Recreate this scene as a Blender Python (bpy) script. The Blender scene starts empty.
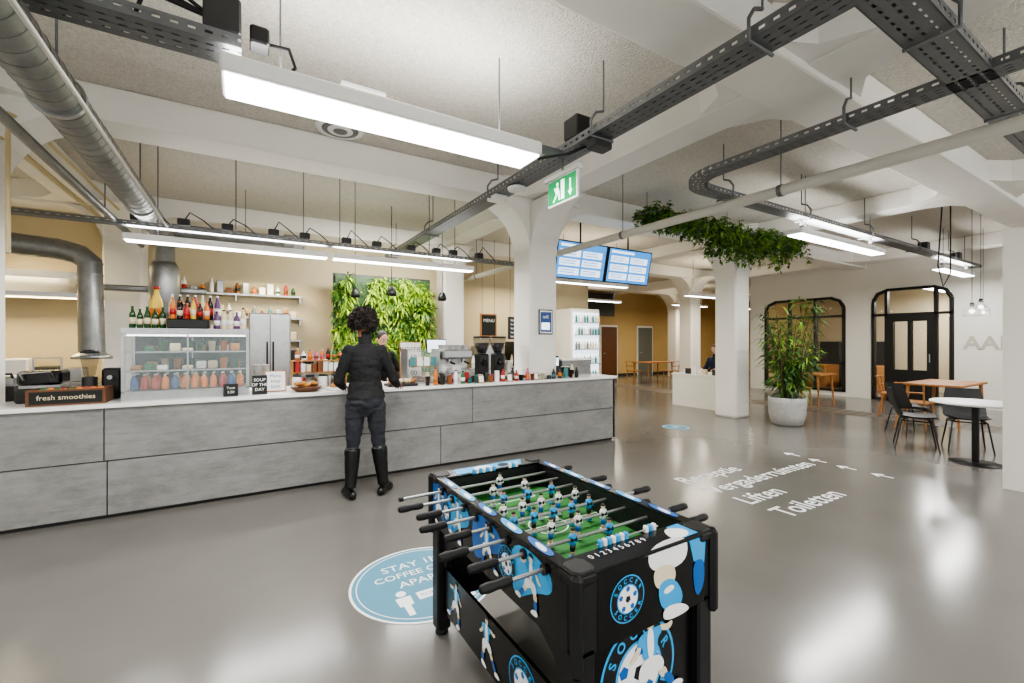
import bpy, math, random
from mathutils import Vector, Matrix, Euler, noise as mnoise
random.seed(7)
R=random.random
def U(a,b): return a+(b-a)*random.random()
def lin(v):
    v/=255.0
    return v/12.92 if v<=0.04045 else ((v+0.055)/1.055)**2.4
def C(r,g,b): return (lin(r),lin(g),lin(b),1)

def mat(name,col,rough=.5,metal=0,emit=0,ecol=None,noise=0,nscale=3,bump=0,bscale=40,alpha=1,trans=0,coat=0,detail=6,spec=.5):
    m=bpy.data.materials.new(name); m.use_nodes=True
    nt=m.node_tree; p=nt.nodes['Principled BSDF']
    p.inputs['Base Color'].default_value=col
    p.inputs['Roughness'].default_value=rough
    p.inputs['Metallic'].default_value=metal
    p.inputs['Alpha'].default_value=alpha
    p.inputs['Transmission Weight'].default_value=trans
    p.inputs['Coat Weight'].default_value=coat
    p.inputs['Specular IOR Level'].default_value=spec
    if emit:
        p.inputs['Emission Color'].default_value=ecol or col
        p.inputs['Emission Strength'].default_value=emit
    if noise or bump:
        tc=nt.nodes.new('ShaderNodeTexCoord')
    if noise:
        n=nt.nodes.new('ShaderNodeTexNoise'); n.inputs['Scale'].default_value=nscale; n.inputs['Detail'].default_value=detail
        n.inputs['Roughness'].default_value=.65
        nt.links.new(tc.outputs['Object'],n.inputs['Vector'])
        r=nt.nodes.new('ShaderNodeValToRGB')
        r.color_ramp.elements[0].position=.3; r.color_ramp.elements[1].position=.7
        r.color_ramp.elements[0].color=tuple(x*(1-noise) for x in col[:3])+(1,)
        r.color_ramp.elements[1].color=tuple(min(1,x*(1+noise)) for x in col[:3])+(1,)
        nt.links.new(n.outputs['Fac'],r.inputs['Fac']); nt.links.new(r.outputs['Color'],p.inputs['Base Color'])
    if bump:
        n2=nt.nodes.new('ShaderNodeTexNoise'); n2.inputs['Scale'].default_value=bscale; n2.inputs['Detail'].default_value=3
        nt.links.new(tc.outputs['Object'],n2.inputs['Vector'])
        b=nt.nodes.new('ShaderNodeBump'); b.inputs['Strength'].default_value=bump; b.inputs['Distance'].default_value=.02
        nt.links.new(n2.outputs['Fac'],b.inputs['Height']); nt.links.new(b.outputs['Normal'],p.inputs['Normal'])
    return m

M={}
def D(k,*a,**kw): M[k]=mat(k,*a,**kw)
D('white_paint',C(235,232,225),.6,noise=.03,nscale=2)
D('slab',C(210,205,195),.9,noise=.18,nscale=45,bump=1.0,bscale=70)
D('wall_beige',C(210,196,164),.7,noise=.04,nscale=1)
D('wall_warm',C(200,172,118),.7,noise=.06,nscale=1)
D('wall_white',C(228,225,217),.6)
D('steel',C(170,171,171),.33,.85,noise=.1,nscale=12)
D('duct',C(134,135,134),.42,.7,noise=.2,nscale=6)
D('tray',C(116,118,120),.5,.45)
D('black',C(18,18,19),.45)
D('blackgloss',C(10,10,11),.22)
D('rubber',C(14,14,15),.6)
D('darkgrey',C(50,51,52),.5)
D('midgrey',C(120,120,118),.5)
D('pipe',C(208,205,196),.5)
D('pipe_yellow',C(200,184,142),.5)
D('white',C(240,240,238),.4)
D('countertop',C(240,240,237),.25)
D('seam',C(50,48,47),.8)
D('wood',C(170,116,62),.5,noise=.2,nscale=9)
D('wooddark',C(100,62,36),.5,noise=.2,nscale=9)
D('lampglow',(1,.99,.97,1),.5,emit=10,ecol=(1,.99,.97,1))
D('lampglow2',(1,.97,.92,1),.5,emit=5,ecol=(1,.96,.9,1))
D('screen',C(50,120,190),.3,emit=1.3,ecol=C(60,145,220))
D('screenw',C(230,240,250),.3,emit=1.6,ecol=C(225,238,250))
D('exitgreen',C(10,140,80),.4,emit=.7,ecol=C(10,150,85))
D('exitwhite',C(240,255,245),.4,emit=1.6,ecol=C(235,255,245))
D('glass',C(60,70,70),.03,alpha=.07)
D('glassf',C(200,215,215),.03,alpha=.12)
D('glassdark',C(70,80,82),.04,alpha=.35)
D('glassd2',C(120,125,120),.08)
D('lampglass',C(235,240,240),.05,alpha=.3)
D('lettering',C(182,178,166),.6)
D('sticker_blue',C(88,142,166),.5,spec=.3)
D('sticker_white',C(240,242,242),.65,spec=.15)
D('grass',C(46,118,48),.6,noise=.06,nscale=60)
D('fblue',C(50,160,220),.35)
D('fblue2',C(25,95,170),.35)
D('skin',C(140,92,68),.5)
D('skin2',C(205,160,135),.5)
D('top_black',C(14,14,16),.85,noise=.25,nscale=9,bump=.4,bscale=18)
D('jeans',C(40,42,48),.8,noise=.3,nscale=12,bump=.4,bscale=22)
D('boots',C(10,10,11),.28)
D('hair',C(30,19,14),.5)
D('hair2',C(28,20,17),.55)
D('navy',C(30,38,62),.8)
D('leaf1',C(72,112,40),.5)
D('leaf2',C(112,150,48),.5)
D('leaf3',C(165,195,62),.5)
D('leaf4',C(42,76,30),.5)
D('stem',C(90,85,50),.7)
D('soil',C(45,32,22),.9)
D('pot',C(176,175,172),.8,noise=.12,nscale=14,bump=.3,bscale=30)
D('red',C(170,36,34),.4); D('orange',C(215,120,40),.4); D('yellow',C(222,190,70),.4)
D('green',C(46,105,60),.4); D('blue',C(45,78,140),.4); D('purple',C(95,60,110),.4); D('teal',C(70,130,132),.4)
D('greenglass',C(25,70,35),.1)
D('cola',C(40,15,10),.15); D('cream',C(222,208,178),.5); D('brown',C(125,72,36),.6,noise=.2,nscale=40)
D('bread',C(185,125,65),.7,noise=.25,nscale=30)
D('chalk',C(28,31,29),.8)
D('pink',C(200,95,135),.4)
D('eye',C(240,240,240),.3)
D('lip',C(150,80,75),.5)

def concrete(name,base,amt):
    m=bpy.data.materials.new(name); m.use_nodes=True; nt=m.node_tree; p=nt.nodes['Principled BSDF']
    tc=nt.nodes.new('ShaderNodeTexCoord')
    def layer(sc,scale,det,dist):
        mp=nt.nodes.new('ShaderNodeMapping'); mp.inputs['Scale'].default_value=sc
        nt.links.new(tc.outputs['Object'],mp.inputs['Vector'])
        n=nt.nodes.new('ShaderNodeTexNoise'); n.inputs['Scale'].default_value=scale; n.inputs['Detail'].default_value=det; n.inputs['Roughness'].default_value=.8; n.inputs['Distortion'].default_value=dist
        nt.links.new(mp.outputs['Vector'],n.inputs['Vector']); return n
    a=layer((1,1,1.8),2.2,14,.2); c=layer((1.5,1.5,14),2.5,8,.1)
    mx=nt.nodes.new('ShaderNodeMath'); mx.operation='MULTIPLY_ADD'; mx.inputs[1].default_value=.35
    nt.links.new(c.outputs['Fac'],mx.inputs[0]); 
    m2=nt.nodes.new('ShaderNodeMath'); m2.operation='MULTIPLY'; m2.inputs[1].default_value=.65; nt.links.new(a.outputs['Fac'],m2.inputs[0]); nt.links.new(m2.outputs[0],mx.inputs[2])
    r=nt.nodes.new('ShaderNodeValToRGB'); e=r.color_ramp.elements
    e[0].position=.36; e[1].position=.64
    e[0].color=tuple(x*(1-amt) for x in base[:3])+(1,); e[1].color=tuple(x*(1+amt) for x in base[:3])+(1,)
    nt.links.new(mx.outputs[0],r.inputs['Fac']); nt.links.new(r.outputs['Color'],p.inputs['Base Color'])
    p.inputs['Roughness'].default_value=.55
    M[name]=m
concrete('concrete',C(132,131,129),.34)

def floor_mat():
    m=bpy.data.materials.new('floor_epoxy'); m.use_nodes=True; nt=m.node_tree; p=nt.nodes['Principled BSDF']
    tc=nt.nodes.new('ShaderNodeTexCoord')
    n=nt.nodes.new('ShaderNodeTexNoise'); n.inputs['Scale'].default_value=.5; n.inputs['Detail'].default_value=5; n.inputs['Roughness'].default_value=.55
    nt.links.new(tc.outputs['Object'],n.inputs['Vector'])
    r=nt.nodes.new('ShaderNodeValToRGB'); e=r.color_ramp.elements
    e[0].position=.3; e[1].position=.7; e[0].color=C(106,103,98); e[1].color=C(120,118,114)
    nt.links.new(n.outputs['Fac'],r.inputs['Fac']); nt.links.new(r.outputs['Color'],p.inputs['Base Color'])
    n2=nt.nodes.new('ShaderNodeTexNoise'); n2.inputs['Scale'].default_value=1.2; n2.inputs['Detail'].default_value=3
    nt.links.new(tc.outputs['Object'],n2.inputs['Vector'])
    mr=nt.nodes.new('ShaderNodeMapRange'); mr.inputs['To Min'].default_value=.13; mr.inputs['To Max'].default_value=.22
    nt.links.new(n2.outputs['Fac'],mr.inputs['Value']); nt.links.new(mr.outputs['Result'],p.inputs['Roughness'])
    p.inputs['Specular IOR Level'].default_value=.5
    M['floor']=m
    m=bpy.data.materials.new('mosaic'); m.use_nodes=True; nt=m.node_tree; p=nt.nodes['Principled BSDF']
    tc=nt.nodes.new('ShaderNodeTexCoord'); ch=nt.nodes.new('ShaderNodeTexChecker'); ch.inputs['Scale'].default_value=7
    ch.inputs['Color1'].default_value=C(84,76,68); ch.inputs['Color2'].default_value=C(128,120,108)
    mp=nt.nodes.new('ShaderNodeMapping'); mp.inputs['Rotation'].default_value=(0,0,.785); nt.links.new(tc.outputs['Object'],mp.inputs['Vector']); nt.links.new(mp.outputs['Vector'],ch.inputs['Vector'])
    nt.links.new(ch.outputs['Color'],p.inputs['Base Color']); p.inputs['Roughness'].default_value=.4; M['mosaic']=m
floor_mat()

class B:
    def __init__(s): s.v=[];s.f=[];s.m=[];s.sm=[];s.mats=[]
    def mi(s,k):
        if k not in s.mats: s.mats.append(k)
        return s.mats.index(k)
    def add(s,vs,fs,k,smooth=False,X=None):
        o=len(s.v)
        if X is not None: vs=[X@Vector(q) for q in vs]
        s.v+= [tuple(q) for q in vs]
        i=s.mi(k)
        for f in fs: s.f.append([o+j for j in f]); s.m.append(i); s.sm.append(smooth)
    def box(s,x0,x1,y0,y1,z0,z1,k,X=None):
        vs=[(x,y,z) for x in (x0,x1) for y in (y0,y1) for z in (z0,z1)]
        s.add(vs,[(0,1,3,2),(4,6,7,5),(0,4,5,1),(2,3,7,6),(0,2,6,4),(1,5,7,3)],k,False,X)
    def rbox(s,x0,x1,y0,y1,z0,z1,k,r=.01,X=None):
        vs=[];fs=[]
        def ring(a,z):
            o=len(vs)
            for (x,y) in [(x0+a+r,y0+a),(x1-a-r,y0+a),(x1-a,y0+a+r),(x1-a,y1-a-r),(x1-a-r,y1-a),(x0+a+r,y1-a),(x0+a,y1-a-r),(x0+a,y0+a+r)]: vs.append((x,y,z))
            return o
        rs=[ring(r*.6,z0),ring(0,z0+r),ring(0,z1-r),ring(r*.6,z1)]
        for a,b in zip(rs,rs[1:]):
            for i in range(8): fs.append((a+i,a+(i+1)%8,b+(i+1)%8,b+i))
        fs.append([rs[0]+i for i in range(8)][::-1]); fs.append([rs[3]+i for i in range(8)])
        s.add(vs,fs,k,False,X)
    def tube(s,pts,r,k,n=12,smooth=True,caps=True,X=None,flat=1):
        pts=[Vector(p) for p in pts]
        if not isinstance(r,(list,tuple)): r=[r]*len(pts)
        vs=[];fs=[];prev=None
        for i,p in enumerate(pts):
            if i==0: d=pts[1]-p
            elif i==len(pts)-1: d=p-pts[i-1]
            else: d=(pts[i+1]-p).normalized()+(p-pts[i-1]).normalized()
            if d.length<1e-9: d=Vector((0,0,1))
            d.normalize()
            if prev is None:
                a=Vector((0,0,1)) if abs(d.z)<.9 else Vector((1,0,0))
                u=d.cross(a).normalized()
            else:
                u=prev-d*prev.dot(d)
                u=u.normalized() if u.length>1e-6 else d.orthogonal().normalized()
            prev=u; w=d.cross(u)
            for j in range(n):
                t=2*math.pi*j/n
                vs.append(p+u*math.cos(t)*r[i]+w*math.sin(t)*r[i]*flat)
        for i in range(len(pts)-1):
            for j in range(n):
                fs.append((i*n+j,i*n+(j+1)%n,(i+1)*n+(j+1)%n,(i+1)*n+j))
        s.add(vs,fs,k,smooth,X)
        if caps:
            s.add(vs[:n],[list(range(n))[::-1]],k,False,X); s.add(vs[-n:],[list(range(n))],k,False,X)
    def lathe(s,c,prof,k,n=20,smooth=True,X=None):
        vs=[];fs=[]
        for (r,z) in prof:
            for j in range(n):
                t=2*math.pi*j/n; vs.append((c[0]+r*math.cos(t),c[1]+r*math.sin(t),c[2]+z))
        for i in range(len(prof)-1):
            for j in range(n): fs.append((i*n+j,i*n+(j+1)%n,(i+1)*n+(j+1)%n,(i+1)*n+j))
        fs.append(list(range(n))[::-1]); fs.append([(len(prof)-1)*n+j for j in range(n)])
        s.add(vs,fs,k,smooth,X)
    def ell(s,c,r,k,n=14,m=9,X=None):
        if not isinstance(r,(list,tuple)): r=(r,r,r)
        vs=[];fs=[]
        for i in range(1,m):
            a=math.pi*i/m
            for j in range(n):
                t=2*math.pi*j/n
                vs.append((c[0]+r[0]*math.sin(a)*math.cos(t),c[1]+r[1]*math.sin(a)*math.sin(t),c[2]-r[2]*math.cos(a)))
        b=len(vs); vs.append((c[0],c[1],c[2]-r[2])); vs.append((c[0],c[1],c[2]+r[2]))
        for i in range(m-2):
            for j in range(n): fs.append((i*n+j,i*n+(j+1)%n,(i+1)*n+(j+1)%n,(i+1)*n+j))
        for j in range(n):
            fs.append((b,(j+1)%n,j)); fs.append((b+1,(m-2)*n+j,(m-2)*n+(j+1)%n))
        s.add(vs,fs,k,True,X)
    def loft(s,secs,k,n=24,X=None,smooth=True):
        vs=[];fs=[]
        for (cx,cy,cz,rx,ry) in secs:
            for j in range(n):
                t=2*math.pi*j/n; vs.append((cx+rx*math.cos(t),cy+ry*math.sin(t),cz))
        for i in range(len(secs)-1):
            for j in range(n): fs.append((i*n+j,i*n+(j+1)%n,(i+1)*n+(j+1)%n,(i+1)*n+j))
        fs.append(list(range(n))[::-1]); fs.append([(len(secs)-1)*n+j for j in range(n)])
        s.add(vs,fs,k,smooth,X)
    def poly(s,pts,k,X=None,off=0):
        s.add([(p[0],p[1],off) for p in pts],[list(range(len(pts)))],k,False,X)
    def blob(s,pts,k,X=None,off=0,it=3):
        for _ in range(it):
            q=[]
            for i in range(len(pts)):
                a=pts[i];c=pts[(i+1)%len(pts)]
                q.append((a[0]*.75+c[0]*.25,a[1]*.75+c[1]*.25)); q.append((a[0]*.25+c[0]*.75,a[1]*.25+c[1]*.75))
            pts=q
        s.poly(pts,k,X,off)
    def disc(s,r,k,X,c=(0,0),off=0,n=40,r0=0):
        if r0<=0: s.poly([(c[0]+r*math.cos(2*math.pi*i/n),c[1]+r*math.sin(2*math.pi*i/n)) for i in range(n)],k,X,off)
        else:
            vs=[]
            for rr in (r0,r):
                for i in range(n):
                    t=2*math.pi*i/n; vs.append((c[0]+rr*math.cos(t),c[1]+rr*math.sin(t),off))
            s.add(vs,[(i,(i+1)%n,n+(i+1)%n,n+i) for i in range(n)],k,False,X)
    def text(s,t,size,k,X,c=(0,0),off=0,align='LEFT',rot=0,bold=0):
        vs,fs=text_geo(t,size,align,bold)
        L=Matrix.Translation((c[0],c[1],off))@Matrix.Rotation(rot,4,'Z')
        s.add(vs,fs,k,False,X@L)
    def prism(s,pts,d,k,X=None):
        n=len(pts)
        vs=[(p[0],p[1],0) for p in pts]+[(p[0],p[1],d) for p in pts]
        fs=[list(range(n))[::-1],list(range(n,2*n))]+[(i,(i+1)%n,n+(i+1)%n,n+i) for i in range(n)]
        s.add(vs,fs,k,False,X)
    def leaf(s,p,d,L,w,k,droop=.3):
        d=Vector(d).normalized(); up=Vector((0,0,1))
        side=d.cross(up)
        if side.length<.05: side=Vector((1,0,0))
        side=(side.normalized()+Vector((U(-.5,.5),U(-.5,.5),U(-.5,.5)))).normalized()
        p=Vector(p); m=p+d*L*.5+Vector((0,0,-droop*L*.15)); e=p+d*L+Vector((0,0,-droop*L))
        s.add([p,m+side*w*.5,e,m-side*w*.5],[(0,1,2,3)],k,False)
    def mesh(s,name):
        me=bpy.data.meshes.new(name); me.from_pydata(s.v,[],s.f)
        for k in s.mats: me.materials.append(M[k])
        me.polygons.foreach_set('material_index',s.m); me.polygons.foreach_set('use_smooth',s.sm); me.update()
        return me
    def done(s,name,bevel=0):
        ob=bpy.data.objects.new(name,s.mesh(name)); bpy.context.scene.collection.objects.link(ob)
        if bevel:
            md=ob.modifiers.new('b','BEVEL'); md.width=bevel; md.segments=2; md.limit_method='ANGLE'
        return ob

_tc={}
def text_geo(t,size,align='LEFT',bold=0):
    key=(t,size,align,bold)
    if key in _tc: return _tc[key]
    cu=bpy.data.curves.new('t','FONT'); cu.body=t; cu.size=size; cu.align_x=align; cu.align_y='CENTER' if align=='CENTER' else 'TOP_BASELINE'; cu.resolution_u=3
    cu.offset=bold
    ob=bpy.data.objects.new('t',cu); bpy.context.scene.collection.objects.link(ob)
    dg=bpy.context.evaluated_depsgraph_get(); ev=ob.evaluated_get(dg); me=ev.to_mesh()
    r=([tuple(v.co) for v in me.vertices],[list(p.vertices) for p in me.polygons])
    ev.to_mesh_clear(); bpy.data.objects.remove(ob); bpy.data.curves.remove(cu)
    _tc[key]=r; return r
def frame(o,x,y):
    x=Vector(x).normalized(); y=Vector(y).normalized(); z=x.cross(y)
    m=Matrix((( x.x,y.x,z.x,o[0]),(x.y,y.y,z.y,o[1]),(x.z,y.z,z.z,o[2]),(0,0,0,1)))
    return m
def T(x,y,z,rz=0): return Matrix.Translation((x,y,z))@Matrix.Rotation(rz,4,'Z')
def FS(x,y,z): return frame((x,y,z),(1,0,0),(0,0,1))
def FW(x,y,z): return frame((x,y,z),(0,-1,0),(0,0,1))

CZ=3.72; BZ=3.42
# ---------------- room shell ----------------
b=B(); b.box(-5,22,-5,14.2,-.1,0,'floor'); b.box(10.5,11.3,2.0,13.9,-.05,.0012,'mosaic'); b.done('floor')
b=B(); b.box(-5.2,22.2,-5.2,14.4,CZ,CZ+.2,'slab'); b.done('ceiling')
def beam(name,x0,x1,y0,y1,z0,z1):
    b=B(); b.box(x0,x1,y0,y1,z0,z1,'white_paint'); b.done(name,.02)
i=0
for y in (-1.7,1.8,5.3,8.8,12.3):
    i+=1; beam('trim_%d'%i,-5,22,y-.22,y+.22,BZ,CZ)
for x in (-2.0,3.6,8.4,13.2,18):
    i+=1; beam('trim_%d'%i,x-.2,x+.2,-5,14,BZ+.04,CZ)
b=B()
for y in (-1.7,1.8,5.3,8.8):
    for x in (-2.0,3.6,8.4,13.2):
        for sx in (1,-1):
            for sy in (1,-1):
                P=[(x+sx*.2,y+sy*.22),(x+sx*.65,y+sy*.22),(x+sx*.36,y+sy*.36),(x+sx*.2,y+sy*.65)]
                if sx*sy<0: P=P[::-1]
                b.prism(P,CZ-BZ-.05,'white_paint',Matrix.Translation((0,0,BZ+.05)))
b.done('trim_20')
def column(name,x,y,w=.23,h=.7,top=BZ+.02,xh=True):
    b=B(); b.rbox(x-w,x+w,y-w,y+w,0,top,'white_paint',.03)
    def prof(sg):
        P=[(0,-h)]
        for q in range(1,9):
            t=q/8; P.append((sg*(h*.95)*(1-math.cos(t*math.pi/2)), -h+h*math.sin(t*math.pi/2)))
        P.append((0,0))
        return P if sg<0 else P
    for sg in (1,-1):
        P=prof(sg)
        b.prism(P,2*w-.02,'white_paint',frame((x+sg*(w-.005),y+w-.01,top-.01),(1,0,0),(0,0,1)))
        b.prism(P,2*w-.02,'white_paint',frame((x-w+.01,y+sg*(w-.005),top-.01),(0,1,0),(0,0,1)))
    b.done(name)
column('column',-2.0,5.3); column('column',3.6,5.3); column('column',8.4,5.3)
column('column',-1.55,8.75,h=.5); column('column',3.75,8.75,h=.5); column('column',11.9,8.9,h=.6); column('column',15.5,12.3)

def wall(name,x0,x1,y0,y1,z0,z1,k='wall_white'):
    b=B(); b.box(x0,x1,y0,y1,z0,z1,k); return b.done(name)
wall('wall_west',-5.2,-5,-5,9.4,0,CZ)
wall('wall_kitchen',-5,8,9.2,9.4,0,CZ,'wall_beige')
wall('wall_hall_west',7.9,8.0,9.4,14,0,CZ,'wall_beige')
wall('wall_north',8,22,14,14.2,0,CZ,'wall_warm')
wall('wall_east_far',22,22.2,-5,14,0,CZ,'wall_warm')
wall('wall_room_partition',14.2,22,8.0,8.2,0,CZ,'wall_warm')
wall('wall_partition',6.62,6.85,-3,1.25,0,2.64,'wall_white')
b=B()
b.box(-5,22,-5.2,-5,0,.8,'wall_white'); b.box(-5,22,-5.2,-5,3.3,CZ,'wall_white')
for x in (-5,-1,3,7,11,15,19,21.6): b.box(x,x+.4,-5.2,-5,.8,3.3,'wall_white')  # unseen wall; its openings are shaped to let world light in as fill
b.done('wall_south')
b=B()
def ew(y0,y1,z0,z1): b.box(14,14.2,y0,y1,z0,z1,'wall_white')
ew(-5,-.4,0,CZ); ew(-.4,2.0,0,.35); ew(-.4,2.0,2.8,CZ); ew(2.0,3.4,0,CZ); ew(3.4,4.98,2.85,CZ); ew(4.98,5.55,0,CZ); ew(5.55,7.75,0,.12); ew(5.55,7.75,2.75,CZ); ew(7.75,8.2,0,CZ)
for (y0,y1,zt) in ((5.55,7.75,2.75),(3.4,4.98,2.85),(-.4,2.0,2.8)):
    for (yy,sg) in ((y0,1),(y1,-1)):
        b.prism([(yy,zt),(yy,zt-.28),(yy+sg*.12,zt-.1),(yy+sg*.4,zt)],.2,'wall_white',frame((14,0,0),(0,1,0),(0,0,1)))
b.done('wall_east')
def winframe(name,y0,y1,z0,z1,vs,hs,door=None):
    b=B(); t=.06
    X0,X1=13.97,14.1
    c=.3
    b.box(X0,X1,y0,y0+t,z0,z1-c,'black'); b.box(X0,X1,y1-t,y1,z0,z1-c,'black'); b.box(X0,X1,y0,y1,z0,z0+t,'black'); b.box(X0,X1,y0+c,y1-c,z1-t,z1,'black')
    b.tube([(X0+.03,y0+.03,z1-c),(X0+.03,y0+.12,z1-.12),(X0+.03,y0+c+.05,z1-.025)],.045,'black',6)
    b.tube([(X0+.03,y1-.03,z1-c),(X0+.03,y1-.12,z1-.12),(X0+.03,y1-c-.05,z1-.025)],.045,'black',6)
    for v in vs: b.box(X0,X1,v-.03,v+.03,z0,z1-.02,'black')
    for h in hs: b.box(X0,X1,y0,y1,h-.03,h+.03,'black')
    b.box(14.06,14.07,y0+.02,y1-.02,z0+.02,z1-.03,'glass')
    if door:
        a,d=door
        b.box(13.96,14.08,a,d,.01,.8,'black'); b.box(13.96,14.08,a,d,2.0,2.15,'black')
        for (p,q) in ((a,a+.12),(a+.4,d-.4),(d-.12,d)): b.box(13.96,14.08,p,q,.8,2.0,'black')
        b.tube([(13.92,a+.06,1.0),(13.92,a+.06,1.2)],.012,'steel',8)
    b.done(name)
winframe('window_1',5.57,7.73,.12,2.74,[6.3,7.0],[.9,2.2])
winframe('door_1',3.42,4.96,0,2.84,[3.72,4.66],[2.18],(3.75,4.63))
winframe('window_2',-.38,1.98,.35,2.79,[.4,1.2],[2.2])
b=B(); b.text('AAN',.42,'lettering',FW(13.99,3.25,1.33),bold=.01); b.done('wall_lettering')
b=B(); b.box(17.5,17.6,-2,8,0,CZ,'wall_beige'); b.done('wall_office')
b=B()
for y in (1,3.2,5.6,7): b.rbox(16.2,17.2,y,y+.8,.0,.75,'wood',.02); b.rbox(17.2,17.45,y,y+.6,0,1.5,'darkgrey',.02)
b.done('office_cabinets')

# ---------------- counter ----------------
b=B()
CX0,CX1=-4.98,4.84; CY=4.95
b.box(CX0,CX1-.03,CY+.04,5.75,0,.12,'seam')
b.box(CX0,CX1-.01,CY+.03,5.78,.1,.94,'seam')
def panels(z0,z1,js):
    for a,c in zip(js,js[1:]): b.box(a+.004,c-.004,CY,CY+.04,z0,z1,'concrete')
panels(.035,.485,[CX0,-1.0,2.0,CX1]); panels(.495,.935,[CX0,-2.7,-1.02,2.42,CX1])
b.box(CX1-.04,CX1,CY,5.8,.035,.935,'concrete')
b.box(CX0,CX1+.02,CY-.03,5.82,.94,.975,'countertop')
b.done('service_counter',.002)
CT=.976
b=B(); b.box(4.25,4.84,5.5,5.95,CT,1.2,'concrete'); b.box(4.23,4.86,5.48,5.97,1.2,1.225,'countertop'); b.done('counter_shelf_box')
b=B(); b.box(8.0,22,13.97,14,0,.1,'darkgrey'); b.done('baseboard_north')

# ---------------- lamps, trays ----------------
LP=1.32
NEU=(1,.985,.96); WARM=(1,.88,.68)
def area(name,loc,sx,sy,p,col=NEU,up=False):
    l=bpy.data.lights.new(name,'AREA'); l.shape='RECTANGLE'; l.size=sx; l.size_y=sy; l.energy=p*LP; l.color=col
    o=bpy.data.objects.new(name,l); o.location=loc
    if up: o.rotation_euler=(math.pi,0,0)
    bpy.context.scene.collection.objects.link(o); return o
def lamp(x0,x1,y,z,w=.28,p=60,up=30,glow='lampglow',rods=True,hh=.07,col=NEU):
    b=B()
    b.rbox(x0,x1,y-w/2,y+w/2,z,z+hh,'white',.012)
    b.box(x0+.02,x1-.02,y-w/2+.025,y+w/2-.025,z-.012,z+.001,glow)
    if rods:
        for x in (x0+.3,x1-.3): b.tube([(x,y,z+hh),(x,y,CZ)],.006,'tray',6)
    ob=b.done('fluorescent_light')
    a=area('lamp_light',((x0+x1)/2,y,z-.03),x1-x0-.05,w-.05,p,col); a.parent=ob
    if up:
        a=area('ceiling_fill_light',((x0+x1)/2,y,z+.14),x1-x0-.05,w-.05,up,col,up=True); a.parent=ob  # upward fill added out of sight above the fixture to brighten the ceiling
    return ob
lamp(-.12,2.0,3.0,2.97,.33,70,30,hh=.1)
lamp(-1.15,.95,6.35,2.62,.18,42,28); lamp(1.0,3.1,6.35,2.62,.18,42,28)
lamp(6.1,8.7,3.0,2.9,.22,60,38)
lamp(11.4,13.3,3.0,2.9,.22,42,22)
lamp(5.3,7.4,7.2,2.72,.16,38,15,col=WARM)
lamp(10.0,12.0,7.6,2.72,.16,38,15,col=WARM)
lamp(-4.0,-1.6,2.6,2.98,.28,42,28)
lamp(0,2.4,-2.2,2.98,.3,55,48)  # this and next three calls: unseen fixtures outside the view, added for fill
lamp(4.2,6.4,-1.0,2.98,.3,48,44)
lamp(9,11.3,-.5,2.98,.3,48,38)
lamp(-3.5,-1.2,-1.5,2.98,.3,42,38)
lamp(9.5,11.5,11.5,2.9,.2,48,10,col=WARM); lamp(14,16,11.2,2.9,.2,52,10,col=WARM); lamp(17.5,19.5,11,2.9,.2,38,8,col=WARM)
lamp(15,16.9,4.2,2.9,.3,75,30)
area('kitchen_fill_light',(-3,8.2,2.9),1.2,.4,42,(1,.8,.48))  # warm area light added for the left back wall, no fixture modelled
g=area('warm_wall_fill_light',(-2.9,8.62,2.08),2.2,.12,32,(1,.78,.42)); g.rotation_euler=(math.radians(-20),0,0)  # added under the hood to turn the back wall warm yellow
area('kitchen_fill_light',(.4,8.6,2.6),1.0,.3,20,(1,.85,.6)); area('kitchen_fill_light',(5.2,8.4,2.8),1.0,.3,18,(1,.86,.62))  # bare warm area lights added over the kitchen, no fixtures modelled
g=area('green_wall_fill_light',(2.25,7.5,3.0),1.6,.2,48,(1,.98,.88)); g.rotation_euler=(math.radians(40),0,0)  # added area light that brightens the green wall, no spot fixture belongs to it

def tray_seg(b,p0,p1,w=.2,h=.06,k='tray',pitch=.075):
    p0=Vector(p0);p1=Vector(p1); d=p1-p0; L=d.length; d.normalize()
    X=frame(p0,d,Vector((0,0,1)).cross(d))
    t=.003
    for sy in (-w/2,w/2):
        b.box(0,L,sy-t,sy+t,0,h*.36,k,X); b.box(0,L,sy-t,sy+t,h*.64,h,k,X)
    ns=4; gap=.014; sw=(w-gap*(ns-1))/ns
    for q in range(ns):
        y0=-w/2+q*(sw+gap); b.box(0,L,y0,y0+sw,0,.003,k,X)
    n=max(1,int(L/pitch))
    for i in range(n):
        x=(i+.5)*L/n; hw=L/n*.27
        b.box(x-hw,x+hw,-w/2,w/2,0.0005,.0035,k,X)
        for sy in (-w/2,w/2): b.box(x-hw,x+hw,sy-t*.9,sy+t*.9,.005,h-.005,k,X)
def hanger(b,x,y,z,w,along='Y'):
    b.tube([(x,y,z+.2),(x,y,CZ)],.007,'tray',6)
    if along=='Y': P=[(x,y,z+.2),(x-w*.4,y,z+.17),(x-w/2-.03,y,z+.1),(x-w/2-.03,y,z-.02),(x+w/2,y,z-.02)]
    else: P=[(x,y,z+.2),(x,y-w*.4,z+.17),(x,y-w/2-.03,z+.1),(x,y-w/2-.03,z-.02),(x,y+w/2,z-.02)]
    b.tube(P,.011,'tray',6)
TZ=3.12
b=B(); tray_seg(b,(2.42,-4.5,TZ),(2.42,8.6,TZ),.2,.07)
for y in (-3,-1,1.35,2.6,4.3,6.3,8.2): hanger(b,2.42,y,TZ,.2)
for q in range(5): b.tube([(2.35+.035*q,-4.5,TZ+.02),(2.35+.035*q,8.6,TZ+.02)],.016,'darkgrey' if q%2 else 'midgrey',6)
b.done('cable_tray')
b=B(); tray_seg(b,(-4.9,3.0,TZ+.02),(-.02,3.0,TZ+.02),.22,.07)
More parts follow.
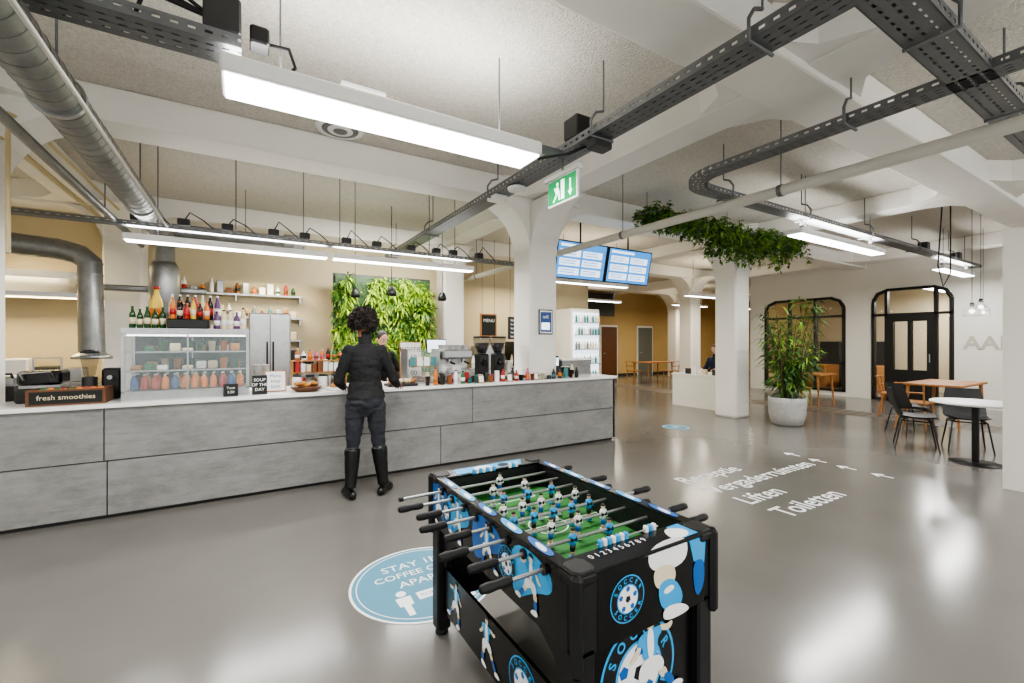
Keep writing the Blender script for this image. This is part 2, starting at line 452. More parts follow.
for x in (-3,-1.2): hanger(b,x,3.0,TZ+.02,.22,'X')
for q in range(6): b.tube([(-4.9,2.92+.032*q,TZ+.05),(-2,2.92+.032*q,TZ+.05+.03*R()),(-.1,2.92+.032*q,TZ+.05)],.015,'black' if q%2 else 'midgrey',6)
b.done('cable_tray')
b=B(); b.rbox(.52,.8,2.93,3.07,3.075,3.16,'midgrey',.01); b.rbox(1.85,2.3,2.96,3.04,3.08,3.12,'tray',.006); b.done('junction_box')
b=B()
tray_seg(b,(3.87,-4,TZ),(3.87,2.6,TZ),.17,.06)
c=Vector((4.27,2.6)); pp=None
for q in range(9):
    t=math.pi-q*math.pi/2/8; p=(c.x+.4*math.cos(t),c.y+.4*math.sin(t),TZ)
    if pp: tray_seg(b,pp,p,.17,.06,pitch=.07)
    pp=p
tray_seg(b,(4.27,3.0,TZ),(13.8,3.0,TZ),.17,.06)
for q in range(3): b.tube([(3.83+.04*q,-4,TZ+.02),(3.83+.04*q,2.6,TZ+.02)],.014,'midgrey',6); b.tube([(4.3,2.96+.04*q,TZ+.02),(13.7,2.96+.04*q,TZ+.02)],.014,'midgrey',6)
for y in (.2,1.5,): hanger(b,3.87,y,TZ,.17)
for x in (4.6,6.3,8.2,10.1,12): hanger(b,x,3.0,TZ,.17,'X')
for x in (6.3,8.4,11.6,13.1): b.box(x-.01,x+.01,2.98,3.02,2.95,TZ,'tray')
b.done('cable_tray')
b=B(); tray_seg(b,(2.52,.86,TZ-.0),(7,.86,TZ-.0),.2,.07)
hanger(b,3.1,.86,TZ,.2,'X'); hanger(b,4.6,.86,TZ,.2,'X')
for q in range(4): b.tube([(2.5,.8+.04*q,TZ+.03),(7,.8+.04*q,TZ+.03)],.015,'midgrey',6)
b.done('cable_tray')
b=B(); tray_seg(b,(-4.8,6.35,2.78),(4.2,6.35,2.78),.12,.05)
for x in (-2.6,-1.3,-.1,1.1,2.38,3.8): b.tube([(x,6.35,2.82),(x,6.35,CZ)],.007,'tray',6)
for q in range(11):
    x=-1.0+q*.42+U(-.1,.1); b.rbox(x,x+.12,6.3,6.4,2.84,2.92,'darkgrey',.01)
    b.tube([(x+.06,6.35,2.9),(x+.12,6.33,2.98+U(0,.05)),(x+.25,6.36,2.93),(x+.36,6.35,2.83)],.008,'black',6)
b.done('cable_tray')
b=B()
b.rbox(-.2,-.02,2.9,3.08,TZ+.1,TZ+.3,'darkgrey',.01); b.rbox(.02,.12,2.92,3.05,TZ+.1,TZ+.2,'black',.01)
for q in range(5):
    x=-1.5+q*.25
    b.tube([(x,3.0,TZ+.09),(x+.1,2.9,TZ+.28+U(0,.1)),(x+.35,2.95,TZ+.32),(-.15,3.0,TZ+.2)],.011,'black',7)
b.tube([(.1,3.0,TZ+.15),(.22,2.9,TZ+.1),(.25,2.86,TZ-.02),(.2,2.88,TZ-.08)],.01,'black',7)
b.done('junction_box')
b=B(); b.rbox(2.3,2.46,2.78,2.96,TZ+.07,TZ+.24,'black',.01); b.tube([(2.4,2.9,TZ+.2),(2.5,3.05,TZ+.26),(2.45,3.2,TZ+.08)],.012,'black',7)
b.rbox(2.34,2.52,2.6,2.72,TZ-.08,TZ,'darkgrey',.01); b.tube([(2.42,2.8,TZ),(2.3,2.88,TZ-.06),(2.05,2.98,3.0)],.012,'black',7); b.done('junction_box')
b=B()
for x,y in ((10.6,3.0),(12.4,3.0)):
    b.rbox(x,x+.16,y-.07,y+.07,TZ+.06,TZ+.2,'darkgrey',.01)
b.done('junction_box')
b=B(); b.rbox(2.385,2.415,2.88,3.3,2.72,2.96,'white',.006); X=FW(2.382,3.3,2.725)
b.poly([(.012,.012),(.408,.012),(.408,.22),(.012,.22)],'exitgreen',X)
b.poly([(.2,.03),(.25,.03),(.25,.2),(.2,.2)],'exitwhite',X,.001)
b.disc(.017,'exitwhite',X,(.15,.175),.001,16)
b.poly([(.1,.15),(.13,.09),(.08,.03),(.1,.025),(.16,.09),(.17,.03),(.19,.03),(.18,.11),(.165,.15)],'exitwhite',X,.0012)
b.poly([(.3,.08),(.33,.03),(.36,.08),(.34,.08),(.34,.18),(.32,.18),(.32,.08)],'exitwhite',X,.001)
b.rbox(2.37,2.43,2.86,3.34,2.96,3.0,'white',.006); b.tube([(2.4,3.1,3.0),(2.4,3.1,TZ)],.01,'midgrey',6); b.done('exit_sign')
b=B(); b.lathe((2.42,3.9,TZ-.05),[(.04,0),(.09,.005),(.1,.03),(.06,.05)],'white',20); b.done('smoke_detector')
b=B(); b.rbox(2.33,2.5,4.2,4.4,TZ-.04,TZ,'white',.01); b.done('wifi_access_point')
b=B()
for n_,rr in enumerate((.24,.185,.13,.075)): b.lathe((.84,4.82,CZ-.03-n_*.008),[(rr-.04,0),(rr-.008,.004),(rr,.02)],'white' if n_%2==0 else 'midgrey',36)
b.done('ceiling_vent')

# pipes & ducts
b=B(); b.tube([(4.25,-4.8,2.9),(4.25,9.1,2.9)],.05,'pipe',16)
for y in (-2,0.5,2.2,4.2,6.5,8.5): b.tube([(4.25,y,2.9),(4.25,y,CZ)],.006,'tray',6); b.tube([(4.25,y-.02,2.9),(4.25,y+.02,2.9)],.056,'tray',16)
b.done('ceiling_pipe')
def duct(b,pts,r,rings=.35):
    b.tube(pts,r,'duct',24)
    for p,q in zip(pts,pts[1:]):
        p=Vector(p);q=Vector(q);L=(q-p).length
        if L<.5: continue
        n=int(L/rings)
        for i in range(n+1):
            c=p+(q-p)*(i/n); d=(q-p).normalized()*.005
            b.tube([c-d,c+d],r+.003,'duct',24)
b=B(); duct(b,[(-.95,-4.8,2.95),(-.95,7.3,2.95),(-.95,7.5,2.92),(-.95,7.6,2.8),(-.95,7.62,1.9)],.12,.12)
for y in (1.2,3.6,6): b.tube([(-.95,y,3.05),(-.95,y,CZ)],.007,'tray',6); b.tube([(-.95,y-.02,2.95),(-.95,y+.02,2.95)],.135,'steel',24)
b.lathe((-.95,7.62,2.1),[(.12,.5),(.17,.4),(.17,-.2),(.12,-.25)],'duct',24)
b.tube([(-1.22,-4.8,2.82),(-1.22,7.8,2.82)],.035,'duct',12); b.tube([(-.75,-4.8,2.78),(-.75,6.2,2.78)],.012,'pipe',8)
b.done('ventilation_duct')
b=B(); duct(b,[(-.85,7.55,3.02),(.5,7.55,3.02)],.09,.12); b.tube([(.5,7.55,3.02),(.62,7.55,3.02)],.12,'steel',20); b.rbox(.62,.8,7.45,7.65,2.9,3.12,'steel',.01); b.tube([(0,7.55,3.1),(0,7.55,CZ)],.006,'tray',6); b.done('ventilation_duct')
b=B(); duct(b,[(-3.6,7.6,2.75),(-2.0,7.6,2.65),(-1.8,7.6,2.6),(-1.7,7.6,2.5),(-1.68,7.6,1.3)],.13,.15); b.lathe((-1.68,7.6,1.28),[(.2,0),(.2,.03),(.13,.08)],'steel',20); b.tube([(-2.6,7.6,2.8),(-2.6,7.6,CZ)],.006,'tray',6); b.rbox(-1.8,-.5,7.95,8.1,2.2,2.28,'duct',.02) ; b.done('ventilation_duct')
b=B(); b.tube([(-1.68,5.0,.976),(-1.68,5.0,3.1),(-1.68,5.2,3.15),(-1.66,7.9,3.15)],.026,'pipe_yellow',10)
b.tube([(-1.6,5.02,2.2),(-1.6,5.02,3.3),(-1.55,5.2,3.32),(-1.5,8,3.32)],.016,'pipe_yellow',8); b.done('conduit_pipe')
b=B(); b.tube([(9.7,2.4,CZ),(9.7,2.4,2.6),(9.75,2.5,2.4),(9.7,2.55,2.75),(9.7,2.5,CZ)],.01,'black',6); b.done('hanging_cable')

# ---------------- green wall / plants ----------------
b=B(); b.box(1.38,3.15,8.4,8.45,.4,2.7,'leaf4'); b.box(1.35,3.18,8.45,8.5,0,2.74,'darkgrey')
clumps=[(U(1.4,3.15),U(1.0,2.68),U(.04,.18),random.choice([0,1,1,2,2,2])) for _ in range(110)]
for (cx,cz,dp,kind) in clumps:
    ks=(['leaf4','leaf1','leaf1'],['leaf2','leaf1','leaf3'],['leaf3','leaf3','leaf2'])[kind]
    for i in range(62):
        r_=abs(random.gauss(0,.085)); a=U(0,6.28); x=min(3.18,max(1.36,cx+r_*math.cos(a))); z=min(2.74,cz+r_*math.sin(a)-.3*r_)
        b.leaf((x,8.4-dp*math.exp(-r_*r_/.02)-.005,z),(math.cos(a)*.7,-U(.3,1),math.sin(a)*.5-.1),U(.07,.18),U(.02,.05),random.choice(ks),U(.3,.8))
b.done('green_wall')
b=B()
PX0,PX1,PY0,PY1,PZ=5.0,9.15,4.35,4.75,3.38
for y in (PY0,PY1): b.tube([(PX0,y,PZ),(PX1,y,PZ)],.012,'tray',6)
for i in range(12):
    x=PX0+(PX1-PX0)*i/11; b.tube([(x,PY0,PZ),(x,PY1,PZ)],.008,'tray',6)
for x in (PX0+.1,(PX0+PX1)/2,PX1-.1): b.tube([(x,4.55,PZ),(x,4.55,CZ)],.006,'tray',6)
for i in range(400):
    x=U(PX0,PX1); y=U(PY0-.08,PY1+.05); L=U(.05,.26)+ (U(.1,.42) if (x>6.6 and R()<.55) else 0)
    p=Vector((x,y,PZ+U(0,.14))); q=p+Vector((U(-.1,.1),U(-.1,.05),-L))
    b.tube([p,(p+q)/2+Vector((U(-.03,.03),U(-.03,.03),0)),q],.003,'stem',4,caps=False)
    n=int(8+L*45)
    for j in range(n):
        c=p.lerp(q,R()); b.leaf(c,(U(-1,1),U(-1,1),U(-.6,.4)),U(.05,.11),U(.03,.06),random.choice(['leaf1','leaf1','leaf4','leaf2','leaf2']),.4)
b.done('hanging_ivy_planter')
b=B(); px,py=8.36,4.22
b.lathe((px,py,0),[(.2,0),(.25,.03),(.29,.2),(.305,.4),(.3,.5),(.27,.5),(.26,.44)],'pot',32); b.lathe((px,py,.4),[(.26,0),(.26,.05)],'soil',24)
for i in range(24):
    a=U(0,6.28); r0=U(.02,.16); H=U(1.1,2.3); sp=U(.08,.36)
    base=Vector((px+r0*math.cos(a),py+r0*math.sin(a),.44)); top=base+Vector((sp*math.cos(a),sp*math.sin(a),H-.44))
    mid=base.lerp(top,.5)-Vector((sp*.15*math.cos(a),sp*.15*math.sin(a),0))
    b.tube([base,mid,top],[.012,.009,.004],'stem',6)
    for j in range(58):
        t=U(.15,1)
        c=base.lerp(mid,t*2) if t<.5 else mid.lerp(top,t*2-1)
        an=U(0,6.28); d=Vector((math.cos(an),math.sin(an),U(-.3,.7)))
        tip=c+d.normalized()*U(.04,.13)
        b.leaf(tip-d.normalized()*.03,d,U(.18,.34),U(.022,.038),random.choice(['leaf1','leaf4','leaf4','leaf1','leaf2']),U(.2,.7))
b.done('potted_palm')

# ---------------- screens ----------------
for (x,y) in ((4.86,5.78),(5.98,5.78)):
    b=B(); X=Matrix.Translation((x,y,2.86))@Matrix.Rotation(math.radians(12),4,'X')
    b.box(-.54,.54,-.03,.03,-.31,.31,'black',X)
    F=X@frame((-.52,-.032,-.29),(1,0,0),(0,0,1))
    b.poly([(0,0),(1.04,0),(1.04,.58),(0,.58)],'screen',F)
    for r_ in range(3):
        for c_ in range(2):
            b.poly([(.05+c_*.48,.05+r_*.15),(.48+c_*.48,.05+r_*.15),(.48+c_*.48,.16+r_*.15),(.05+c_*.48,.16+r_*.15)],'screenw',F,.001)
            for l_ in range(2): b.poly([(.08+c_*.48,.08+r_*.15+l_*.04),(.38+c_*.48,.08+r_*.15+l_*.04),(.38+c_*.48,.095+r_*.15+l_*.04),(.08+c_*.48,.095+r_*.15+l_*.04)],'screen',F,.002)
    b.poly([(.05,.51),(.6,.51),(.6,.55),(.05,.55)],'screenw',F,.001)
    b.tube([(x,y,3.1),(x,y,CZ)],.015,'black',8); b.tube([(x,y+.03,2.86),(x,y+.02,3.12)],.015,'black',8)
    b.done('menu_screen')

# ---------------- low white box, sticker, text ----------------
b=B(); b.box(8.72,9.25,5.58,7.0,.0,.72,'wall_white'); b.box(8.7,9.28,5.56,7.02,.72,.75,'countertop')
b.done('reception_desk')
b=B()
for i in range(8):
    x=U(8.8,9.0);y=5.8+i*.14; b.box(x,x+.08,y,y+.1,.75,.75+U(.06,.16),random.choice(['white','white','cream','darkgrey','orange','teal']))
b.done('leaflet_holders')
b=B(); X=T(.956,2.66,.002)
b.disc(.44,'sticker_white',X,n=64); b.disc(.425,'sticker_blue',X,off=.0006,n=64)
b.disc(.4,'sticker_white',X,off=.0011,n=64,r0=.394)
b.text('STAY 1M',.105,'sticker_white',X,(0,.22),.0014,'CENTER'); b.text('COFFEE CUPS',.09,'sticker_white',X,(0,.11),.0014,'CENTER'); b.text('APART',.1,'sticker_white',X,(0,.0),.0014,'CENTER')
for sx in (-.17,.2):
    b.disc(.03,'sticker_white',X,(sx,-.09),.0014,20); b.poly([(sx-.045,-.13),(sx-.04,-.22),(sx-.02,-.22),(sx-.018,-.32),(sx+.018,-.32),(sx+.02,-.22),(sx+.04,-.22),(sx+.045,-.13)],'sticker_white',X,off=.0014)
b.poly([(-.09,-.2),(.1,-.2),(.1,-.12),(-.09,-.12)],'sticker_white',X,off=.0014); b.text('KOFFIE',.045,'sticker_blue',X,(0,-.16),.0018,'CENTER')
b.done('floor_sticker')
b=B(); X=T(6.44,5.1,.002); b.disc(.24,'sticker_blue',X); b.disc(.21,'sticker_white',X,off=.0006,r0=.2); b.text('1M',.14,'sticker_white',X,(0,0),.001,'CENTER'); b.done('floor_sticker')
b=B(); X=T(0,0,.002)
for t,y in (('Receptie',3.0),('Vergaderruimten',2.66),('Liften',2.32),('Toiletten',1.98)):
    b.text(t,.285,'sticker_white',X,(3.97,y),0,'LEFT',bold=.003)
for x,y in ((6.2,3.06),(6.15,2.73),(6.1,2.4),(6.08,2.05)):
    b.poly([(x-.015,y-.09),(x+.015,y-.09),(x+.015,y+.09),(x-.015,y+.09)],'sticker_white',X); b.poly([(x-.075,y+.03),(x-.05,y+.01),(x,y+.07),(x+.05,y+.01),(x+.075,y+.03),(x,y+.12)],'sticker_white',X,off=.0005)
b.done('floor_lettering')

# ---------------- foosball table ----------------
def foosball():
    b=B()
    x0,x1,y0,y1=.83,1.47,1.005,2.17
    xc=(x0+x1)/2; yc0=(y0+y1)/2
    zb,zt=.56,.80; w=.035; zf=.685
    b.box(x0,x0+w,y0,y1,zb,zt,'black'); b.box(x1-w,x1,y0,y1,zb,zt,'black')
    b.box(x0+w,x1-w,y0,y0+.09,zb,zt,'black'); b.box(x0+w,x1-w,y1-.09,y1,zb,zt,'black')
    b.box(x0+w,x1-w,y0+.09,y1-.09,zf-.02,zf,'grass')
    F=T(xc,yc0,zf+.0008)
    hw=(x1-x0)/2-w; hl=(y1-y0)/2-.09
    def line(a,c,d,e): b.poly([(a,c),(d,c),(d,e),(a,e)],'white',F)
    line(-hw,-.003,hw,.003); b.disc(.09,'white',F,r0=.084,off=.0002)
    for s_ in (1,-1):
        ys=sorted([s_*hl,s_*(hl-.16)])
        line(-.16,ys[0],-.154,ys[1]); line(.154,ys[0],.16,ys[1]); yy=s_*(hl-.16); line(-.16,min(yy,yy+.006),.16,max(yy,yy+.006))
        b.box(xc-.09,xc+.09,(yc0+s_*hl)-.004,(yc0+s_*hl)+.004,zf,zf+.07,'blackgloss')
    for sx in (-1,1):
        for sy in (-1,1):
            b.prism([(0,0),(-sx*.07,0),(0,-sy*.07)] if sx*sy>0 else [(0,0),(0,-sy*.07),(-sx*.07,0)],.012,'black',T(xc+sx*hw,yc0+sy*hl,zf))
    b.rbox(x0-.008,x0+w+.005,y0,y1,zt,zt+.012,'blackgloss',.004); b.rbox(x1-w-.005,x1+.008,y0,y1,zt,zt+.012,'blackgloss',.004)
    b.rbox(x0,x1,y0-.008,y0+.1,zt-.001,zt+.013,'blackgloss',.004); b.rbox(x0,x1,y1-.1,y1+.008,zt-.001,zt+.013,'blackgloss',.004)
    for cx in (x0,x1):
        for cy in (y0,y1):
            b.rbox(cx-.02,cx+.02,cy-.02,cy+.02,zb-.05,zt+.016,'black',.014)
            sx=1 if cx==x0 else -1; sy=1 if cy==y0 else -1
            b.rbox(min(cx,cx+sx*.075)-.01,max(cx,cx+sx*.075)+.01,min(cy,cy+sy*.075)-.01,max(cy,cy+sy*.075)+.01,zt-.03,zt+.018,'black',.016)
            lx=min(cx,cx+sx*.075); ly=min(cy,cy+sy*.075)
            b.rbox(lx,lx+.075,ly,ly+.075,.03,zb+.02,'black',.008)
            b.lathe((lx+.0375,ly+.0375,0),[(.03,0),(.034,.005),(.03,.03)],'rubber',14)
    TX=T(0,0,zt+.0135)
    for i in range(5):
        y=y0+.13+i*.19
        for xx in (x0-.006,x1-w-.003):
            b.blob([(xx+.003,y),(xx+.04,y+.01),(xx+.04,y+.17),(xx+.015,y+.15),(xx+.003,y+.1)],'fblue' if i%2 else 'fblue2',TX,it=2)
            b.blob([(xx+.008,y+.03),(xx+.033,y+.05),(xx+.03,y+.12),(xx+.01,y+.09)],'white',TX,.0006,2)
    b.poly([(1.25,y0+.0),(x1-.08,y0+.0),(x1-.08,y0+.09),(1.33,y0+.09)],'fblue',TX,.001); b.blob([(1.26,y0+.01),(1.35,y0+.0),(1.38,y0+.05),(1.3,y0+.09)],'white',TX,.0015)
    b.poly([(x0+.1,y1-.09),(x1-.15,y1-.09),(x1-.1,y1),(x0+.12,y1)],'fblue',TX,.001)
    b.blob([(x0+.2,y1-.07),(x0+.3,y1-.08),(x0+.34,y1-.02),(x0+.24,y1)],'white',TX,.0015); b.blob([(x0+.36,y1-.08),(x0+.44,y1-.06),(x0+.42,y1-.01),(x0+.37,y1-.02)],'black',TX,.0015)
    for yy in (y0+.105,y1-.105):
        b.tube([(1.0,yy,zt+.02),(1.3,yy,zt+.02)],.003,'steel',6)
        for i in range(10):
            x=1.01+i*.02+(.08 if i>6 else 0); b.rbox(x,x+.015,yy-.009,yy+.009,zt+.01,zt+.034,'white' if i%2 else 'fblue',.003)
    b.text('0 1 2 3 4 5 6 7 8 9',.034,'white',TX,(x0+.1,y0+.05),.002)
    def logo(X,r,off=.0):
        b.disc(r,'fblue',X,off=off); b.disc(r*.94,'black',X,off=off+.0005); b.disc(r*.62,'fblue',X,off=off+.001); b.disc(r*.56,'white',X,off=off+.0015)
        for i in range(5):
            t=math.pi/2+i*2*math.pi/5
            P=[(r*.43*math.cos(t)+r*.13*math.cos(t+j*2*math.pi/5),r*.43*math.sin(t)+r*.13*math.sin(t+j*2*math.pi/5)) for j in range(5)]
            b.poly(P,'fblue2',X,off+.002)
        b.poly([(r*.16*math.cos(j*2*math.pi/5-math.pi/2),r*.16*math.sin(j*2*math.pi/5-math.pi/2)) for j in range(5)],'black',X,off+.002)
        for half in (0,1):
            for i,ch in enumerate('SOCCER'):
                t=math.radians(90+62-i*25) if half==0 else math.radians(270-62+i*25)
                rot=t-math.pi/2 if half==0 else t+math.pi/2
                b.text(ch,r*.27,'fblue',X,(r*.78*math.cos(t),r*.78*math.sin(t)),off+.002,'CENTER',rot,bold=r*.008)
    def player(X,s,off,arm=1):
        def P(k,L,o): b.blob([(x*s*arm,y*s) for x,y in L],k,X,off+o*.0003,3)
        P('cream',[(-.12,.95),(.1,1.0),(.14,.78),(.0,.68),(-.12,.76)],1); P('black',[(-.16,.9),(-.1,1.08),(.14,1.08),(.16,.94),(.0,.93)],2)
        P('fblue',[(-.38,.7),(.3,.75),(.4,.55),(.22,.45),(.26,.05),(-.26,.05),(-.24,.42),(-.42,.42)],3)
        P('white',[(-.12,.74),(.1,.75),(.12,.05),(-.08,.05)],4)
        P('cream',[(-.36,.55),(-.5,.3),(-.66,.2),(-.6,.1),(-.38,.22),(-.26,.45)],2); P('cream',[(.3,.6),(.6,.5),(.75,.6),(.72,.72),(.55,.66),(.3,.75)],2)
        P('white',[(-.3,.1),(.3,.1),(.5,-.25),(.2,-.35),(.0,-.15),(-.12,-.4),(-.42,-.35)],5)
        P('cream',[(-.4,-.3),(-.14,-.35),(-.2,-.62),(-.42,-.6)],3); P('cream',[(.22,-.3),(.48,-.25),(.6,-.5),(.4,-.55)],3)
        P('fblue2',[(-.44,-.55),(-.18,-.55),(-.25,-.95),(-.42,-.95)],6); P('fblue2',[(.38,-.48),(.62,-.42),(.85,-.75),(.68,-.85)],6)
        P('white',[(-.46,-.9),(-.2,-.9),(.0,-1.05),(-.02,-1.14),(-.46,-1.12)],7); P('white',[(.66,-.8),(.86,-.72),(1.1,-.8),(1.1,-.92),(.72,-.96)],7)
    E=FS(0,y0-.0015,0)
    b.poly([(x0+.08,zb),(x1-.05,zb),(x1-.05,zt),(x0+.08,zt)],'blackgloss',E,0)
    logo(FS(1.035,y0-.003,.685),.075)
    b.blob([(1.13,.83),(1.32,.83),(1.33,.74),(1.24,.72),(1.13,.745)],'white',E,.002,2)
    b.blob([(1.15,.75),(1.25,.745),(1.27,.69),(1.22,.66),(1.16,.68)],'cream',E,.0025,2)
    b.blob([(1.17,.69),(1.25,.70),(1.31,.62),(1.27,.57),(1.19,.60)],'fblue',E,.003,2)
    b.blob([(1.2,.665),(1.245,.675),(1.26,.655),(1.21,.645)],'white',E,.0033,2)
    b.blob([(1.2,.605),(1.28,.6),(1.33,.575),(1.33,.555),(1.2,.555)],'white',E,.0036,2)
    b.poly([(1.335,zt),(x1-.04,zt),(x1-.05,.70),(1.36,.72)],'fblue',E,.002); b.blob([(1.35,.72),(1.42,.72),(1.42,.62),(1.37,.58)],'fblue2',E,.0025,2)
    for yy in (y0+.03,y1-.045): b.box(x0+.07,x1-.07,yy,yy+.015,.16,zb,'blackgloss')
    logo(FS(1.12,y0+.028,.40),.175); player(FS(1.17,y0+.0245,.42),.15,0)
    for xx in (x0+.03,x1-.045): b.box(xx,xx+.015,y0+.07,y1-.07,.13,.36,'blackgloss')
    S=lambda y,z,o=.0: frame((x0+.029-o,y,z),(0,-1,0),(0,0,1))
    logo(S(1.34,.25,.001),.1); player(S(1.62,.25,.001),.1,0); player(S(1.93,.25,.001),.095,0,-1); player(S(1.16,.25,.001),.08,0)
    for xx in (x0+.03,x1-.045):
        for (yy,sg) in ((y0+.07,1),(y1-.07,-1)):
            b.prism([(yy,zb),(yy,.36),(yy+sg*.04,.36),(yy+sg*.08,.47),(yy+sg*.2,.54),(yy+sg*.25,zb)][::sg],.015,'black',frame((xx,0,0),(0,1,0),(0,0,1)))
    W=frame((x0-.0015,0,0),(0,-1,0),(0,0,1))
    b.poly([(-y1+.04,zb),(-y0-.04,zb),(-y0-.04,zt),(-y1+.04,zt)],'blackgloss',W)
    for i,yc in enumerate((1.24,1.56,1.84,2.07)):
        b.blob([(-yc-.12,.79),(-yc+.1,.78),(-yc+.13,.7),(-yc+.02,.66),(-yc-.1,.58),(-yc-.14,.66)],'fblue2' if i%2 else 'fblue',W,.001+.0003*i,2)
        player(frame((x0-.004,yc,.685),(0,-1,0),(0,0,1)),.09,0,1 if i%2 else -1)
    logo(frame((x0-.005,1.4,.68),(0,-1,0),(0,0,1)),.065); logo(frame((x0-.005,1.97,.68),(0,-1,0),(0,0,1)),.055)
    cnt=[1,2,3,5,5,3,2,1]; zr=.765
    ext=[(-.24,.19),(-.22,.22),(-.27,.12),(-.2,.26),(-.25,.12),(-.22,.2),(-.26,.1),(-.2,.16)]
    for i in range(8):
        y=y0+.155+i*.1228
        xa,xb=x0+ext[i][0],x1+ext[i][1]
        b.tube([(xa,y,zr),(xb,y,zr)],.0065,'steel',10)
        for xx,s in ((x0,-1),(x1,1)): b.tube([(xx-s*.002,y,zr),(xx+s*.012,y,zr)],.018,'black',14)
        team=i in (0,1,3,5)
        hp=[(.008,0),(.0135,.006),(.016,.03),(.0135,.06),(.0155,.09),(.013,.108),(.008,.112)]
        if team or i%2==0: b.lathe((0,0,0),hp,'rubber',14,X=frame((xa,y,zr),(0,1,0),(0,0,1)))
        else: b.tube([(xa-.02,y,zr),(xa,y,zr)],.011,'rubber',12)
        b.lathe((0,0,0),[(r_,-z_) for r_,z_ in hp][::-1],'rubber',14,X=frame((xb,y,zr),(0,1,0),(0,0,1)))
        n=cnt[i]; sp=.55/(n+1) if n<5 else .1
        sh=U(-.02,.02)
        for j in range(n):
            x=xc+(j-(n-1)/2)*sp+sh
            shirt='fblue' if team else 'white'; sh2='black' if team else 'fblue2'
            X=T(x,y,0)
            b.tube([(-.014,0,zr),(.014,0,zr)],.0105,'black',10,X=X)
            b.ell((0,0,zr+.031),(.009,.009,.011),'cream' if not team else 'skin2',10,7,X)
            b.ell((0,0,zr+.036),(.0093,.0093,.0075),'hair2',10,6,X)
            b.loft([(0,0,zr+.022,.006,.006),(0,0,zr+.018,.016,.009),(0,0,zr-.002,.014,.010),(0,0,zr-.02,.012,.009)][::-1],shirt,12,X)
            b.loft([(0,0,zr-.044,.010,.008),(0,0,zr-.02,.013,.0095)],sh2,12,X)
            b.loft([(0,0,zr-.062,.008,.007),(0,0,zr-.044,.009,.0075)],'skin2',10,X)
            b.rbox(-.011,.011,-.012,.012,zr-.076,zr-.06,shirt,.003,X)
            for s in (-1,1): b.tube([(s*.015,0,zr+.014),(s*.018,-.003,zr-.012)],.0042,shirt,6,X=X)
    b.ell((1.2,1.6,zf+.014),.014,'white')
    b.done('foosball_table')
foosball()

# ---------------- people ----------------
def remeshed(b,voxel,it=6):
    ob=bpy.data.objects.new('tmp',b.mesh('tmp')); bpy.context.scene.collection.objects.link(ob)
    m=ob.modifiers.new('r','REMESH'); m.mode='VOXEL'; m.voxel_size=voxel
    if it:
        m=ob.modifiers.new('s','SMOOTH'); m.factor=.5; m.iterations=it
    dg=bpy.context.evaluated_depsgraph_get(); ev=ob.evaluated_get(dg); me=ev.to_mesh()
    r=([Vector(v.co) for v in me.vertices],[list(p.vertices) for p in me.polygons])
    ev.to_mesh_clear(); bpy.data.objects.remove(ob); return r
def limb(b,pts,rs):
    b.tube(pts,rs,'skin',16)
    for p,r in zip(pts,rs): b.ell(p,r*.99,'skin',14,9)
def addparts(out,vs,fs,fn,X):
    by={}
    for f in fs:
        c=Vector((0,0,0))
        for i in f: c+=vs[i]
        by.setdefault(fn(c/len(f)),[]).append(f)
    o=len(out.v); out.v+=[tuple(X@v) for v in vs]
    for k,L in by.items():
        i=out.mi(k)
        for f in L: out.f.append([o+j for j in f]); out.m.append(i); out.sm.append(True)
def hand(side,curl=.35):
    h=B(); s=side
    h.ell((0,.045,0),(.04,.05,.014),'skin',14,9); h.tube([(0,-.04,0),(0,.02,0)],[.025,.027],'skin',12,flat=.7)
    for i,(x,L) in enumerate(((-.03,.062),(-.01,.073),(.01,.077),(.03,.07))):
        x=x*s; y=.082-(.01 if i==0 else 0); p=Vector((x,y-.03,0)); pts=[p,Vector((x,y,0))]; a=-.1
        for q in (.42,.32,.26):
            a-=curl*.8; pts.append(pts[-1]+Vector((x*.08,math.cos(a)*L*q,math.sin(a)*L*q)))
        rs=[.009,.0088,.0083,.0077,.0065]
        h.tube(pts,rs,'skin',10)
        for p_,r_ in zip(pts,rs): h.ell(p_,r_,'skin',8,6)
    pts=[Vector((.02*s,.01,0)),Vector((.045*s,.035,-.006)),Vector((.058*s,.065,-.014)),Vector((.06*s,.088,-.02))]; rs=[.013,.011,.0095,.008]
    h.tube(pts,rs,'skin',10)
    for p_,r_ in zip(pts,rs): h.ell(p_,r_,'skin',8,6)
    return remeshed(h,.0035,2)
HANDS={1:hand(1),-1:hand(-1)}
